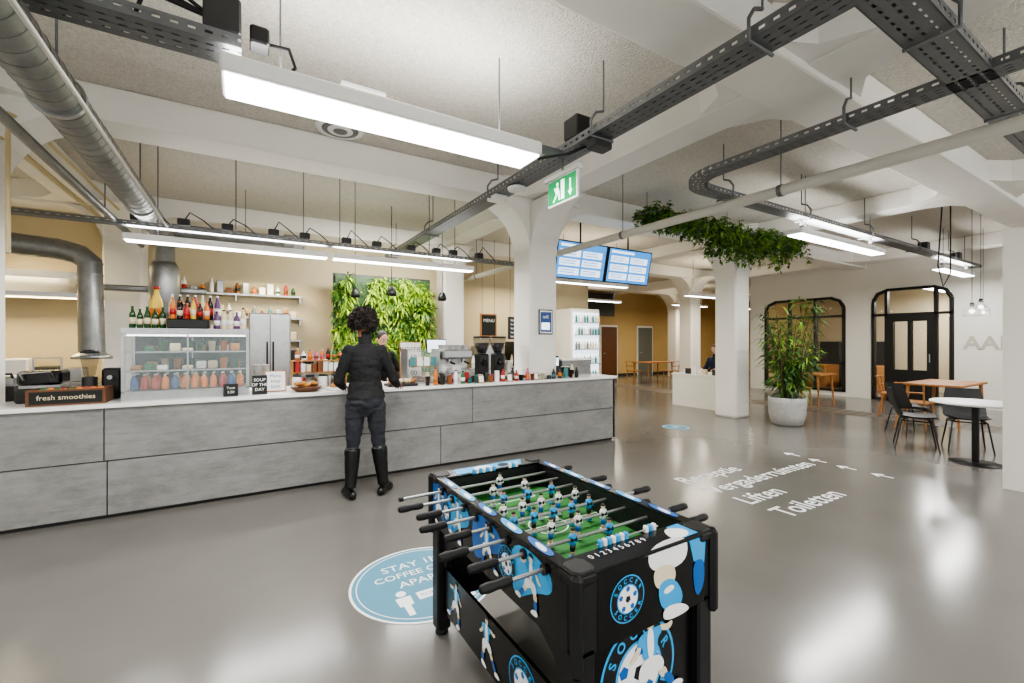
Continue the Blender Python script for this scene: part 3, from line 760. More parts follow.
def person(name,loc,rot,P,dz=0,waist=.98,boot=-1,top='top_black',bottom='jeans',shoe='boots',skin='skin',hair='hair',hairstyle='afro',headpitch=0,scale=1,build=1,loose=1):
    X=Matrix.Translation(loc)@Matrix.Rotation(rot,4,'Z')@Matrix.Scale(scale,4)
    out=B(); b=B()
    lean=P.get('lean',0)
    def sp(z): return (0,lean*(z-.9),z+dz)
    S=[(.78,.10,.085),(.84,.165,.12),(.92,.183,.135),(.955,.178,.13),(.96,.192,.142),(1.03,.176,.128),(1.12,.153,.112),(1.2,.156,.115),(1.29,.166,.12),(1.38,.172,.113),(1.43,.15,.093),(1.465,.10,.073),(1.49,.066,.064),(1.57,.056,.058),(1.6,.05,.054)]
    b.loft([(sp(z)[0],sp(z)[1]+(-.025 if .84<z<.97 else 0),sp(z)[2],rx*build,ry*build) for z,rx,ry in S],'skin',28)
    ex=[]
    for s in (-1,1):
        k='r' if s>0 else 'l'
        sh=Vector((s*.158*build,lean*.5,1.41+dz)); el=Vector(P[k+'_elbow']); wr=Vector(P[k+'_wrist'])
        limb(b,[sh,sh.lerp(el,.5),el,el.lerp(wr,.35),wr],[.06*loose,.055*loose,.049*loose,.047*loose,.034]); ex+= [(sh,el),(el,wr)]
        hp=Vector((s*.09,-.01,.89+dz)); kn=Vector(P[k+'_knee']); an=Vector(P[k+'_ankle']); toe=Vector(P[k+'_toe'])
        if boot>0:
            bt=kn.lerp(an,.12)
            limb(b,[hp,hp.lerp(kn,.4),kn],[.098,.088,.064]); b.tube([kn,bt],[.06,.058],'skin',16)
            b.tube([bt+(kn-an)*.02,bt,kn.lerp(an,.35),kn.lerp(an,.8),an],[.076,.077,.072,.056,.053],'skin',18)
        else:
            limb(b,[hp,hp.lerp(kn,.4),kn,kn.lerp(an,.3),kn.lerp(an,.75),an],[.093,.082,.06,.058,.045,.04])
        d=(toe-an); hl=an-Vector((d.x,d.y,0))*.35; hl.z=toe.z+.012
        limb(b,[hl,Vector((an.x,an.y,toe.z+.02)),an.lerp(toe,.6)+Vector((0,0,.0)),toe],[.037,.042,.042,.032])
        b.tube([Vector((hl.x,hl.y,hl.z)),Vector((hl.x,hl.y,.002+P.get('fz',0)))],[.034,.03],'skin',12)
    vs,fs=remeshed(b,.009,2)
    # soft fabric folds, stronger at the elbows, waist and ankles
    for v in vs:
        if v.z>.06 and v.z<1.5+dz:
            n=mnoise.noise(Vector((v.x*9,v.y*9,v.z*22)))+.5*mnoise.noise(Vector((v.x*24,v.y*24,v.z*40)))
            r_=Vector((v.x,v.y,0)); 
            if r_.length>.01: v+=r_.normalized()*n*(.009 if v.z>.48 else .004)
    def near(c):
        for a,e in ex:
            d=e-a; t=max(0,min(1,(c-a).dot(d)/d.dot(d)))
            if (c-(a+d*t)).length<.07 and abs(c.x)>.17: return True
        return False
    def fn(c):
        if near(c): return top
        if c.z<(boot if boot>0 else .1): return shoe
        if c.z<waist+dz: return bottom
        return top
    addparts(out,vs,fs,fn,X)
    hz=1.655; H=Matrix.Translation((P.get('hx',0),lean*.72+.01,1.57+dz))@Matrix.Rotation(P.get('yaw',0),4,'Z')@Matrix.Rotation(-headpitch,4,'X')@Matrix.Translation((0,0,-1.57))
    h=B()
    h.ell((0,0,hz+.015),(.074,.093,.098),'skin',20,14); h.ell((0,.028,hz-.055),(.054,.06,.055),'skin',16,10)
    h.tube([(0,-.005,1.53),(0,0,1.62)],[.05,.052],'skin',14)
    h.ell((0,.094,hz-.015),(.012,.016,.022),'skin',10,8); h.ell((0,.09,hz-.055),(.026,.012,.012),'skin',10,8); h.ell((0,.085,hz+.025),(.05,.012,.012),'skin',10,8)
    for s in (-1,1): h.ell((s*.077,-.005,hz-.01),(.011,.02,.03),'skin',10,8)
    vs,fs=remeshed(h,.006,2); addparts(out,vs,fs,lambda c:skin,X@H)
    out.tube([X@Vector((0,lean*.6,1.47+dz)),X@Vector((0,lean*.68+.005,1.53+dz)),X@Vector((0,lean*.7+.008,1.55+dz))],[.068,.062,.062],top,20)
    for s in (-1,1):
        out.ell((s*.03,.082,hz+.004),(.014,.009,.009),'eye',10,7,X@H); out.ell((s*.03,.09,hz+.004),(.006,.003,.006),'black',8,6,X@H)
        out.ell((s*.03,.092,hz+.028),(.018,.004,.004),hair,8,6,X@H)
    out.ell((0,.099,hz-.056),(.022,.005,.007),'lip',10,6,X@H)
    XH=X@H
    if hairstyle=='afro':
        out.ell((0,-.03,hz+.04),(.098,.1,.095),hair,20,14,XH)
        for i in range(1400):
            v=Vector((random.gauss(0,1),random.gauss(0,1),random.gauss(0,1))).normalized()
            if v.y>.35 and v.z<.45: continue
            if v.z<-.75: continue
            q_=1+.13*math.sin(v.x*7)*math.sin(v.z*6+1)
            c=Vector((0,-.03,hz+.04))+Vector((v.x*.112,v.y*.11,v.z*.112))*q_; r=U(.007,.018); a=v.orthogonal().normalized(); e=v.cross(a)
            pts=[]
            ph=U(0,6)
            for q in range(8):
                t=ph+q*1.1; pts.append(c+a*math.cos(t)*r+e*math.sin(t)*r+v*(q*.006-.006))
            out.tube(pts,.0032,hair,4,X=XH)
    else:
        out.ell((0,-.014,hz+.03),(.083,.095,.095),hair,20,14,XH); out.ell((0,-.1,hz+.03),(.04,.04,.04),hair,14,10,XH)
        for i in range(60):
            t=U(-1.3,1.3); out.tube([(.083*math.sin(t),-.014+.07*math.cos(t)*.6,hz+.1-abs(t)*.02),(.086*math.sin(t),-.05,hz+.1-abs(t)*.04),(.06*math.sin(t),-.1,hz+.03)],.004,hair,4,X=XH)
    for s in (-1,1):
        k='r' if s>0 else 'l'
        wr=Vector(P[k+'_wrist']); d=Vector(P.get(k+'_hdir',(0,1,-.1))).normalized(); up=Vector((0,0,1)); xx=d.cross(up).normalized()
        HM=frame(wr+d*.015,xx,d)
        vs,fs=HANDS[-s]; addparts(out,vs,fs,lambda c:skin,X@HM)
    return out.done(name)
person('woman_customer',(1.0,4.40,0),math.radians(-8),dict(lean=.08,hx=-.02,yaw=math.radians(-8),
  l_elbow=(-.25,.03,1.12),l_wrist=(-.19,.36,1.03),l_hdir=(.3,1,-.12),
  r_elbow=(.27,.05,1.12),r_wrist=(.36,.38,1.03),r_hdir=(.3,1,-.12),
  l_knee=(-.115,.03,.5),l_ankle=(-.14,-.02,.1),l_toe=(-.19,.13,.03),
  r_knee=(.125,.03,.5),r_ankle=(.165,.0,.1),r_toe=(.25,.13,.03)),boot=.475,waist=.958,headpitch=math.radians(14),build=.95)
person('barista',(1.62,6.2,0),math.pi+.2,dict(
  l_elbow=(-.26,.04,1.12),l_wrist=(-.2,.26,1.06),r_elbow=(.26,.04,1.12),r_wrist=(.2,.26,1.06),
  l_knee=(-.1,.02,.5),l_ankle=(-.1,-.02,.1),l_toe=(-.12,.13,.03),r_knee=(.1,.02,.5),r_ankle=(.1,-.02,.1),r_toe=(.12,.13,.03)),
  skin='skin2',hair='hair2',hairstyle='bun',headpitch=.3,scale=.93)
person('seated_receptionist',(9.86,6.62,0),math.pi/2,dict(lean=.05,
  l_elbow=(-.25,.1,.78),l_wrist=(-.18,.3,.84),r_elbow=(.25,.1,.78),r_wrist=(.18,.3,.84),
  l_knee=(-.1,.42,.52),l_ankle=(-.1,.38,.1),l_toe=(-.1,.5,.03),r_knee=(.1,.42,.52),r_ankle=(.1,.38,.1),r_toe=(.1,.5,.03)),
  dz=-.35,skin='skin2',hair='hair2',hairstyle='bun',top='navy',headpitch=.2)
b=B(); b.rbox(9.65,10.07,6.4,6.84,.36,.41,'black',.02); b.tube([(9.86,6.62,.08),(9.86,6.62,.37)],.025,'steel',10)
for q in range(5): 
    t=q*1.2566; b.tube([(9.86,6.62,.09),(9.86+.25*math.cos(t),6.62+.25*math.sin(t),.04)],.015,'black',8); b.ell((9.86+.25*math.cos(t),6.62+.25*math.sin(t),.025),.025,'rubber')
b.done('office_stool')

# ---------------- tables & chairs ----------------
def shell_chair(x,y,rz,seat='darkgrey'):
    b=B(); X=T(x,y,0,rz)
    n,m=10,14; vs=[]
    for j in range(m):
        t=j/(m-1)
        if t<.5: yy=.22-.4*(t/.5); zz=.45-.02*math.sin(t*2*math.pi)
        else: u=(t-.5)/.5; yy=-.18-.07*u-.05*math.sin(u*1.5); zz=.45+.38*u**1.1
        wid=.22 if t<.7 else .22-.04*(t-.7)/.3
        for i in range(n):
            s=-1+2*i/(n-1); vs.append((s*wid, yy+ (.05*s*s if t>.5 else 0), zz+.035*s*s*(1 if t<.55 else .2)))
    for off in (0,-.014):
        o=[(v[0],v[1]+off*.4,v[2]+off) for v in vs]
        b.add(o,[(j*n+i,j*n+i+1,(j+1)*n+i+1,(j+1)*n+i) for j in range(m-1) for i in range(n-1)],seat,True,X)
    for sx in (-1,1):
        for sy in (-1,1):
            b.tube([(sx*.12,sy*.1,.435),(sx*.17,sy*.16,.40),(sx*.22,sy*.23,0)],[.01,.011,.009],'black',8,X=X)
        b.tube([(sx*.17,-.16,.40),(sx*.17,.16,.40)],.009,'black',8,X=X)
    b.tube([(-.17,.16,.40),(.17,.16,.40)],.009,'black',8,X=X); b.tube([(-.17,-.16,.40),(.17,-.16,.40)],.009,'black',8,X=X)
    return b.done('shell_chair')
def wood_chair(x,y,rz):
    b=B(); X=T(x,y,0,rz)
    b.rbox(-.21,.21,-.2,.22,.44,.47,'wood',.012,X)
    for sx in (-1,1):
        b.tube([(sx*.17,.17,.44),(sx*.2,.2,0)],[.018,.013],'wood',8,X=X); b.tube([(sx*.17,-.15,.44),(sx*.2,-.22,0)],[.018,.013],'wood',8,X=X)
        b.tube([(sx*.17,-.17,.46),(sx*.18,-.24,.8)],.013,'wood',8,X=X)
    b.tube([(-.2,-.22,.78),(-.1,-.27,.79),(.1,-.27,.79),(.2,-.22,.78)],.03,'wood',8,X=X,flat=.4); b.tube([(-.18,-.2,.63),(0,-.24,.63),(.18,-.2,.63)],.015,'wood',8,X=X)
    b.done('wooden_chair')
def round_table(x,y,r):
    b=B(); b.lathe((x,y,0),[(.24,0),(.24,.008),(.05,.02)],'black',28); b.tube([(x,y,.01),(x,y,.73)],.035,'black',16); b.lathe((x,y,0),[(.12,.72),(.12,.73)],'black',16)
    b.lathe((x,y,.73),[(r-.01,0),(r,.006),(r,.02),(r-.01,.026)],'white',40); b.done('round_table')
def rect_table(x,y,lx,ly,h=.75):
    b=B(); b.rbox(x-lx/2,x+lx/2,y-ly/2,y+ly/2,h-.035,h,'wood',.008)
    for sx in (-1,1):
        for sy in (-1,1): b.tube([(x+sx*(lx/2-.08),y+sy*(ly/2-.08),h-.035),(x+sx*(lx/2-.04),y+sy*(ly/2-.04),0)],[.028,.018],'wood',8)
    b.done('wooden_table')
round_table(7.70,1.68,.42)
shell_chair(8.05,2.35,math.pi+.35); shell_chair(8.55,1.95,math.pi/2+.4)
rect_table(11.0,2.8,1.5,.8)
wood_chair(9.9,2.9,-math.pi/2); wood_chair(11.2,3.6,math.pi+.2)
shell_chair(9.2,2.75,-2.2)
rect_table(11.5,5.3,.8,.8); wood_chair(10.75,5.2,-math.pi/2)
rect_table(13.0,11.3,1.4,.8); wood_chair(11.9,11.2,-math.pi/2); wood_chair(13,10.5,0)
for (x,y,z) in ((9.9,2.2,1.9),(10.6,2.25,2.0),(12.4,2.6,2.0)):
    b=B(); b.tube([(x,y,z+.2),(x,y,CZ)],.004,'black',6); b.lathe((x,y,z),[(.11,0),(.12,.02),(.1,.1),(.05,.16),(.03,.2)],'lampglass',24); b.ell((x,y,z+.08),.035,'lampglow2'); b.tube([(x,y,z+.16),(x,y,z+.22)],.025,'black',12); b.done('pendant_lamp')

# ---------------- kitchen zone ----------------
neut=['white','cream','brown','darkgrey','black','midgrey','wood','white','teal','orange','pink','cola','red','green']
def bottle(b,x,y,z,h=.24,r=.032,k='cola',cap='red',lab=None):
    b.lathe((x,y,z),[(r*.9,0),(r,.01),(r,h*.6),(r*.75,h*.72),(r*.4,h*.84),(r*.36,h*.93)],k,12); b.lathe((x,y,z+h*.93),[(r*.45,0),(r*.45,h*.07)],cap,10)
    if lab: b.lathe((x,y,z+h*.2),[(r*1.03,0),(r*1.03,h*.28)],lab,12)
def cup(b,x,y,z,h=.1,r=.04,k='white'): b.lathe((x,y,z),[(r*.75,0),(r,h),(r*1.05,h),(r*.9,h*.97),(r*.7,.02)],k,14)
b=B(); dx0,dx1,dy0,dy1=-.93,.03,5.05,5.5
b.box(dx0,dx1,dy0,dy1,CT,CT+.08,'steel'); b.box(dx0,dx1,dy0,dy1,1.565,1.62,'steel')
b.box(dx0,dx1,dy1-.02,dy1,CT+.08,1.57,'darkgrey')
for x in (dx0,dx1-.025,-.465): 
    for y in (dy0,dy1-.03): b.box(x,x+.025 if x!=-.465 else x+.012,y,y+.02,CT+.07,1.57,'steel')
b.box(dx0+.02,dx1-.02,dy0+.003,dy0+.008,CT+.07,1.57,'glassf'); b.box(dx0+.004,dx0+.008,dy0+.02,dy1-.03,CT+.07,1.57,'glassf'); b.box(dx1-.008,dx1-.004,dy0+.02,dy1-.03,CT+.07,1.57,'glassf')
b.box(dx0+.03,dx1-.03,dy0+.04,dy0+.07,1.55,1.563,'lampglow2')
for z in (1.23,1.4): b.box(dx0+.02,dx1-.02,dy0+.06,dy1-.03,z,z+.006,'glass'); b.box(dx0+.02,dx1-.02,dy0+.055,dy0+.06,z-.004,z+.01,'steel')
x=dx0+.07
while x<dx1-.06:
    for y in (dy0+.12,dy0+.26): bottle(b,x,y,CT+.085,.14,.03,random.choice(['orange','yellow','orange','red','cola','orange','blue','green']),'white')
    x+=.074
for z in (1.237,1.407):
    x=dx0+.08
    while x<dx1-.08:
        for y in (dy0+.14,dy0+.28):
            q=R()
            if q<.6: b.rbox(x-.04,x+.04,y-.04,y+.04,z,z+U(.03,.08),random.choice(['cream','bread','wood','brown','green','white']),.01)
            elif q<.95: cup(b,x,y,z,.1,.032,random.choice(['white','cream','green','red','orange']))
        x+=.095
b.done('glass_display_fridge')
b=B(); z=1.621
b.rbox(-.62,-.3,5.1,5.35,z,z+.09,'black',.01)
for i in range(5): bottle(b,-.88+i*.055,5.2+U(-.02,.04),z,U(.17,.22),.025,'greenglass','green','cream')
for i in range(6): bottle(b,-.58+i*.052,5.15,z+.09,U(.14,.2),.023,['orange','cola','red','yellow','cola','orange'][i],'orange','cream' if i%2 else 'red')
for i in range(7): bottle(b,-.6+i*.06,5.28,z+.09,.24,.026,['cream','cola','cola','red','cream','cola','purple'][i],'white','red' if i%2 else 'white')
bottle(b,-.72,5.3,z,.4,.05,'yellow','red','orange')
for i in range(5): bottle(b,-.24+i*.055,5.2+U(-.03,.05),z,U(.14,.24),.026,random.choice(['purple','cream','cola','cream']),'black','white')
b.done('soda_bottles')
def card(b,x,y,z,w,h,k,rim='black',tilt=-10,text=None,tk='white'):
    X=T(x,y,z)@Matrix.Rotation(math.radians(tilt),4,'X'); b.box(-w/2,w/2,-.006,.006,.002,h,rim,X)
    F=X@frame((0,-.007,0),(1,0,0),(0,0,1)); b.poly([(-w/2+.01,.01),(w/2-.01,.01),(w/2-.01,h-.01),(-w/2+.01,h-.01)],k,F)
    if text:
        for i,t in enumerate(text): b.text(t,h/ (len(text)+1.6),tk,F,(0,h-(i+1)*h/(len(text)+1)),.001,'CENTER')
    b.box(-w/2,w/2,.0,.06,0,.006,rim,T(x,y,z))
b=B(); card(b,.12,5.02,CT,.13,.19,'chalk','black',-10,['SOUP','OF THE','DAY']); b.done('chalkboard_sign')
b=B(); card(b,-.12,4.98,CT,.12,.12,'chalk','black',-10,['Tosti','3,50']); b.done('chalkboard_sign')
b=B(); card(b,.27,5.22,CT,.2,.22,'white','wood',-12,['Menu','soep','tosti'],'black'); b.done('menu_card')
b=B(); b.box(-1.5,-1.02,5.0,5.03,CT,CT+.13,'wooddark'); b.box(-1.5,-1.02,5.25,5.28,CT,CT+.13,'wooddark'); b.box(-1.5,-1.48,5.03,5.25,CT,CT+.13,'wooddark'); b.box(-1.04,-1.02,5.03,5.25,CT,CT+.13,'wooddark'); b.box(-1.48,-1.04,5.03,5.25,CT,CT+.01,'wooddark')
b.poly([(-1.48,CT+.015),(-1.04,CT+.015),(-1.04,CT+.115),(-1.48,CT+.115)],'chalk',FS(0,4.998,0)); b.text('fresh smoothies',.055,'cream',FS(0,4.997,0),(-1.26,CT+.065),0,'CENTER')
for i in range(9): b.ell((-1.44+i*.045,5.14+U(-.04,.04),CT+.1),.035,random.choice(['orange','green','red','orange']))
b.done('fruit_crate')
b=B(); b.rbox(-1.98,-1.72,5.56,5.8,CT,CT+.09,'black',.01); b.rbox(-1.97,-1.73,5.57,5.78,CT+.13,CT+.22,'steel',.015); b.tube([(-1.95,5.6,CT+.18),(-1.95,5.55,CT+.24),(-1.75,5.55,CT+.24),(-1.75,5.6,CT+.18)],.012,'black',8); b.box(-1.95,-1.75,5.6,5.76,CT+.09,CT+.13,'darkgrey'); b.done('panini_press')
b=B(); b.rbox(-1.66,-1.36,5.3,5.56,CT,CT+.12,'black',.015); b.rbox(-1.65,-1.37,5.31,5.55,CT+.15,CT+.27,'blackgloss',.02); b.rbox(-1.64,-1.38,5.33,5.53,CT+.12,CT+.15,'steel',.004)
b.tube([(-1.6,5.31,CT+.2),(-1.6,5.23,CT+.26),(-1.42,5.23,CT+.26),(-1.42,5.31,CT+.2)],.011,'steel',8)
for x in (-1.6,-1.42): b.tube([(x,5.5,CT+.27),(x,5.5,CT+.38)],.008,'steel',6)
b.tube([(-1.6,5.5,CT+.38),(-1.42,5.5,CT+.38)],.008,'steel',6)
b.done('contact_grill')
b=B(); b.tube([(-1.22,5.45,CT),(-1.22,5.45,CT+.2)],.055,'darkgrey',16); b.lathe((-1.22,5.45,CT+.2),[(.04,0),(.07,.2),(.07,.22)],'glassdark',16); b.lathe((-1.22,5.45,CT+.42),[(.07,0),(.05,.03)],'black',16); b.done('blender')
b=B(); b.rbox(-1.12,-.98,5.34,5.5,CT,CT+.28,'black',.02); b.tube([(-1.05,5.34,CT+.2),(-1.05,5.28,CT+.2)],.02,'steel',8); b.done('juice_dispenser')
b=B()
for i in range(2):
    for q in range(6): cup(b,.1+i*.09,5.5,CT+q*.035,.1,.036,'white')
for i in range(3): cup(b,.1+i*.085,5.34,CT,.1,.036,random.choice(['white','cream','midgrey']))
b.done('paper_cups')
b=B()
b.lathe((.55,5.1,CT),[(.1,0),(.15,.04),(.155,.045)],'wooddark',24)
for i in range(16): b.ell((.55+U(-.09,.09),5.1+U(-.09,.09),CT+.055+U(0,.035)),(.038,.03,.02),'bread')
b.done('cookie_basket')
b=B(); b.lathe((.86,5.08,CT),[(.11,0),(.13,.03)],'white',24)
for i in range(9): b.ell((.86+U(-.08,.08),5.08+U(-.07,.07),CT+.045+U(0,.02)),(.035,.03,.02),'bread')
b.done('pastry_plate')
b=B()
for zz in (0,.17):
    b.box(.45,1.0,5.4,5.62,CT+zz,CT+zz+.012,'wood')
    for i in range(9):
        x=.47+i*.058; h=U(.08,.14); b.rbox(x,x+.048,5.42,5.5,CT+zz+.012,CT+zz+.012+h,random.choice(['white','red','white','cream','brown']),.005)
        b.rbox(x,x+.048,5.52,5.6,CT+zz+.012,CT+zz+.012+h,random.choice(['white','red','cream','cola']),.005)
for x in (.44,1.0): b.box(x,x+.012,5.4,5.62,CT,CT+.3,'wood')
b.box(.44,1.01,5.4,5.62,CT+.3,CT+.31,'wood')
for i in range(8): bottle(b,.5+i*.065,5.5,CT+.311,U(.1,.16),.025,random.choice(neut),random.choice(['white','black','red']),random.choice(neut))
b.done('snack_display')
b=B()
for i in range(4):
    b.lathe((.48+i*.13,5.31,CT),[(.045,0),(.05,.02),(.05,.12),(.04,.14)],'glassdark' if i%2 else 'white',14); b.lathe((.48+i*.13,5.31,CT+.14),[(.043,0),(.043,.02)],'black',14); b.lathe((.48+i*.13,5.31,CT+.005),[(.04,0),(.04,.09)],random.choice(['bread','brown','cream']),12)
b.done('cookie_jars')
b=B(); b.rbox(1.4,1.75,5.02,5.25,CT,CT+.03,'black',.01)
for i in range(12): b.ell((1.44+(i%9)*.034,5.13+U(-.05,.05),CT+.055+(.03 if i>8 else 0)),(.034,.03,.028),random.choice(['bread','cream','bread']))
b.done('pastry_tray')
b=B()
gx0,gx1=1.7,2.12
b.box(gx0,gx1,5.28,5.33,CT,CT+.02,'steel'); b.box(gx0,gx1,5.29,5.296,CT+.02,CT+.42,'glassf'); b.box(gx0,gx1,5.29,5.55,CT+.42,CT+.43,'glass')
for x in (gx0,gx1-.012): b.box(x,x+.012,5.28,5.55,CT,CT+.43,'steel')
b.box(gx0+.01,gx1-.01,5.33,5.55,CT,CT+.012,'wood'); b.box(gx0+.01,gx1-.01,5.33,5.55,CT+.2,CT+.21,'wood')
for i in range(5):
    for zz in (.012,.21): b.rbox(gx0+.03+i*.075,gx0+.09+i*.075,5.35,5.48,CT+zz,CT+zz+U(.06,.12),random.choice(['bread','cream','bread','brown']),.012)
for i in range(4): b.box(gx0+.03+i*.09,gx0+.1+i*.09,5.275,5.279,CT+.22,CT+.33,random.choice(['white','cream','white','teal']))
b.done('cake_display_case')
b=B(); card(b,1.88,5.68,CT,.3,.52,'white','wood',-4,['KOFFIE','2,50','THEE','2,00'],'black'); b.done('menu_card')
b=B(); b.tube([(2.16,5.66,CT),(2.24,5.7,CT+.36)],.015,'black',8); X=T(2.24,5.68,CT+.36)@Matrix.Rotation(-.2,4,'X'); b.rbox(-.15,.15,-.015,.015,0,.2,'black',.008,X); b.poly([(-.135,.015),(.135,.015),(.135,.185),(-.135,.185)],'screenw',X@FS(0,-.016,0)); b.lathe((2.16,5.7,CT),[(.08,0),(.08,.015)],'black',20); b.done('cash_register')
b=B(); ex,ey=2.16,5.2
b.rbox(ex,ex+.42,ey,ey+.4,CT+.04,CT+.12,'steel',.01); b.rbox(ex+.02,ex+.4,ey+.2,ey+.4,CT+.12,CT+.34,'white',.02); b.rbox(ex,ex+.42,ey+.05,ey+.4,CT+.3,CT+.42,'steel',.02)
for x in (.11,.31): b.tube([(ex+x,ey+.12,CT+.3),(ex+x,ey+.12,CT+.25)],.035,'steel',14); b.tube([(ex+x,ey+.1,CT+.26),(ex+x,ey-.04,CT+.24)],.013,'black',8); cup(b,ex+x,ey+.12,CT+.12,.06,.03,'white')
b.tube([(ex+.03,ey+.08,CT+.3),(ex+.02,ey+.02,CT+.2),(ex+.03,ey,CT+.15)],.006,'steel',6)
for i in range(4): 
    for j in range(3): cup(b,ex+.06+i*.095,ey+.12+j*.09,CT+.42,.06,.035,'white')
for x in (.04,.38):
    for y in (.04,.36): b.tube([(ex+x,ey+y,CT),(ex+x,ey+y,CT+.05)],.018,'black',8)
b.done('espresso_machine')
for gx,gy in ((2.74,5.28),(3.02,5.34)):
    b=B(); b.rbox(gx-.1,gx+.1,gy-.1,gy+.1,CT,CT+.05,'black',.01); b.rbox(gx-.085,gx+.085,gy-.03,gy+.1,CT+.05,CT+.36,'black',.02); b.tube([(gx,gy-.02,CT+.26),(gx,gy-.1,CT+.22)],.03,'black',10)
    b.lathe((gx,gy+.03,CT+.36),[(.055,0),(.115,.12),(.12,.2),(.115,.21)],'glassdark',20); b.lathe((gx,gy+.03,CT+.365),[(.05,0),(.1,.14)],'cola',18); b.lathe((gx,gy+.03,CT+.57),[(.12,0),(.115,.025)],'black',20); b.done('coffee_grinder')
b=B()
x=1.85
while x<4.15:
    for yy in ((5.0,) if x>3.3 and x<3.9 else (5.0,5.09)):
        if yy>5.05 and x<2.0: continue
        y=yy+U(-.01,.02); q=R()
        if q<.3: bottle(b,x,y,CT,U(.12,.22),.028,random.choice(neut),'black',random.choice(neut))
        elif q<.6: cup(b,x,y,CT,U(.06,.12),.033,random.choice(neut))
        elif q<.92: b.rbox(x-.028,x+.028,y-.02,y+.02,CT,CT+U(.05,.16),random.choice(neut),.006)
    x+=U(.08,.11)
b.done('condiment_jars')
b=B()
for i in range(3):
    card(b,2.55+i*.42,4.955,CT,.08,.1,random.choice(['white','cream']),'wood',-14)
b.done('price_cards')
b=B(); cup(b,3.98,5.35,CT,.14,.05,'midgrey')
for i in range(8): b.tube([(3.98+U(-.02,.02),5.35+U(-.02,.02),CT+.05),(3.98+U(-.06,.06),5.35+U(-.06,.06),CT+.26)],.004,random.choice(['green','red','white']),5)
b.box(4.08,4.22,5.2,5.35,CT,CT+.14,'black'); b.box(4.09,4.21,5.21,5.34,CT+.14,CT+.145,'white'); b.done('straw_holder')
b=B()
for i in range(3):
    for q in range(5): cup(b,3.2+i*.085,5.68,CT+q*.035,.1,.036,'white' if i!=1 else 'brown')
b.rbox(4.0,4.2,5.5,5.75,CT,CT+.3,'darkgrey',.02); b.poly([(4.02,CT+.15),(4.18,CT+.15),(4.18,CT+.27),(4.02,CT+.27)],'screenw',FS(0,5.498,0))
b.done('takeaway_cups')
b=B(); b.rbox(3.5,3.74,5.055,5.068,1.6,1.95,'black',.004); X=FS(3.515,5.0535,1.615); b.poly([(0,0),(.21,0),(.21,.32),(0,.32)],'white',X); b.poly([(.01,.02),(.2,.02),(.2,.3),(.01,.3)],'blue',X,.0005); b.poly([(.03,.05),(.17,.05),(.17,.15),(.03,.15)],'screenw',X,.001); b.text('wifi',.07,'white',X,(.1,.23),.001,'CENTER'); b.done('framed_poster')

b=B(); b.box(-4.9,-1.82,8.55,9.18,0,.88,'wall_white'); b.box(-4.9,-1.82,8.5,9.18,.88,.92,'steel'); b.box(-1.28,1.2,8.55,9.18,0,.88,'wall_white'); b.box(-1.28,1.2,8.5,9.18,.88,.92,'steel'); b.box(4.1,6.6,8.55,9.18,0,.88,'wall_white'); b.box(4.1,6.6,8.5,9.18,.88,.92,'steel'); b.done('back_counter')
b=B(); b.rbox(.04,.6,7.6,8.2,0,1.93,'steel',.02); b.box(.315,.325,7.59,7.6,.1,1.9,'darkgrey'); b.tube([(.28,7.57,1),(.28,7.57,1.5)],.012,'black',8); b.tube([(.36,7.57,1),(.36,7.57,1.5)],.012,'black',8); b.done('steel_refrigerator')
b=B()
for i in range(19):
    x=-4.2+i*.28
    if -2.05<x<-1.25: continue
    h=U(.2,.55); b.rbox(x,x+.24,8.62,8.9,.92,.92+h,random.choice(['steel','steel','black','white','darkgrey']),.02)
    if i%2==0: b.box(x+.03,x+.21,8.61,8.62,.96,.92+h*.7,'blackgloss')
for i in range(11): bottle(b,4.3+i*.2,8.75,.92,.3,.04,random.choice(neut),'black','white')
b.rbox(4.4,5.0,8.6,9.1,.92,1.4,'steel',.02); b.rbox(5.3,5.7,8.6,9.1,.92,1.5,'black',.02)
b.done('kitchen_equipment')
b=B(); b.box(-4.5,-1.9,8.7,9.15,2.15,2.5,'steel'); b.prism([(8.2,2.1),(8.2,2.16),(8.7,2.4),(8.7,2.1)],2.6,'steel',frame((-4.5,0,0),(0,1,0),(0,0,1))); b.tube([(-3.2,8.9,2.5),(-3.2,8.9,CZ)],.16,'duct',20); b.done('extractor_hood')
b=B()
for z in (1.5,1.9,2.3):
    b.box(-1.2,.9,8.95,9.18,z,z+.03,'steel')
    for x in (-1.15,-.15,.85): b.box(x,x+.02,8.96,9.18,z-.1,z,'steel')
    x=-1.12
    while x<.82:
        if R()<.5: bottle(b,x,9.05,z+.03,U(.12,.25),.035,random.choice(neut),'white',random.choice(neut))
        else: b.rbox(x-.05,x+.05,9.0,9.14,z+.03,z+.03+U(.08,.24),random.choice(['steel','white','wooddark','cream','steel']),.01)
        x+=.125
b.done('wall_shelf')
b=B(); b.rbox(4.3,4.7,8.4,8.44,1.6,2.1,'wood',.005); b.poly([(4.33,1.63),(4.67,1.63),(4.67,2.07),(4.33,2.07)],'chalk',FS(0,8.398,0)); b.text('MENU',.1,'white',FS(4.5,8.39,1.95),(0,0),.001,'CENTER'); b.tube([(4.35,8.42,2.1),(4.35,8.42,CZ)],.004,'black',5); b.tube([(4.65,8.42,2.1),(4.65,8.42,CZ)],.004,'black',5); b.done('menu_board')
b=B(); b.rbox(5.0,5.6,8.4,8.44,1.55,2.05,'black',.005); 
for i in range(5): b.text('koffie  2,50',.08,'white',FS(5.05,8.397,1.95-i*.09),(0,0),.001)
b.tube([(5.05,8.42,2.0),(5.05,8.42,CZ)],.004,'black',5); b.tube([(5.55,8.42,2.0),(5.55,8.42,CZ)],.004,'black',5); b.done('menu_board')
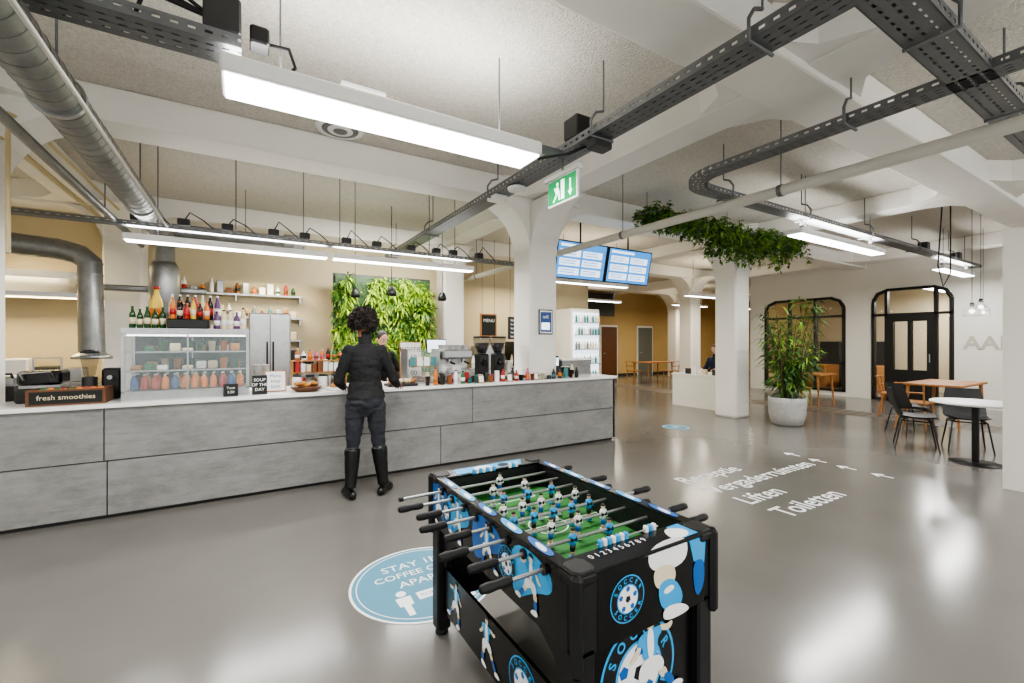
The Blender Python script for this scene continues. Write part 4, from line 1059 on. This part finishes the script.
b=B(); b.rbox(6.7,7.6,8.3,9.1,0,2.3,'white',.02); b.box(6.75,7.55,8.28,8.3,.3,2.2,'screenw')
for z in (.6,.95,1.3,1.65,1.95):
    b.box(6.75,7.55,8.2,8.28,z,z+.015,'steel')
    for i in range(9): bottle(b,6.8+i*.088,8.24,z+.015,.2,.03,random.choice(['white','cream','white','teal','midgrey']),'white')
b.box(6.7,7.6,8.18,8.2,0,.3,'white'); b.done('drinks_fridge')
b=B()
for x,y in ((2.05,7.2),(3.1,7.6),(1.6,7.8)):
    b.tube([(x,y,2.4),(x,y,CZ)],.006,'black',6); b.lathe((x,y,2.25),[(.07,0),(.08,.05),(.04,.15)],'black',16)
b.done('kitchen_spotlights')
for n,x in enumerate((12.8,15.0,17.2)):
    b=B(); b.box(x,x+1.0,13.94,14.0,0,2.2,'white'); b.box(x+.06,x+.94,13.92,13.95,0.01,2.12,'wooddark' if n!=1 else 'glassd2'); b.tube([(x+.12,13.88,1.0),(x+.24,13.88,1.0)],.012,'steel',8); b.done('door_%d'%(n+2))
b=B(); b.rbox(9.2,11.2,13.2,13.9,0,.45,'wooddark',.02); b.rbox(9.2,11.2,13.75,13.9,.45,.95,'wooddark',.02); b.done('wooden_bench')
b=B(); b.box(8.2,12.6,12.9,13.0,2.5,3.4,'darkgrey'); b.tube([(8.4,12.95,3.4),(8.4,12.95,CZ)],.01,'black',6); b.tube([(12.4,12.95,3.4),(12.4,12.95,CZ)],.01,'black',6); b.done('hall_bulkhead')
b=B(); b.box(13.2,13.95,8.4,8.5,.9,2.5,'leaf4')
for i in range(900): b.leaf((U(13.2,13.9),8.4,U(.9,2.5)),(U(-.7,.7),-1,U(-.8,.4)),U(.1,.2),U(.04,.07),random.choice(['leaf1','leaf2','leaf4']),.5)
b.box(13.15,13.95,8.5,8.55,0,2.6,'darkgrey'); b.done('green_wall')

# ---------------- world, camera ----------------
w=bpy.data.worlds.new('w'); bpy.context.scene.world=w; w.use_nodes=True
w.node_tree.nodes['Background'].inputs[0].default_value=(.92,.96,1,1); w.node_tree.nodes['Background'].inputs[1].default_value=2.6
cam=bpy.data.cameras.new('cam'); cam.sensor_width=36; cam.lens=440/1024*36
co=bpy.data.objects.new('camera',cam); co.location=(0,0,1.5); co.rotation_euler=(math.pi/2,0,math.radians(-31.2)); cam.clip_start=.05
bpy.context.scene.collection.objects.link(co); bpy.context.scene.camera=co
try: bpy.context.scene.view_settings.look='AgX - Medium High Contrast'
except Exception as e: print('look',e)
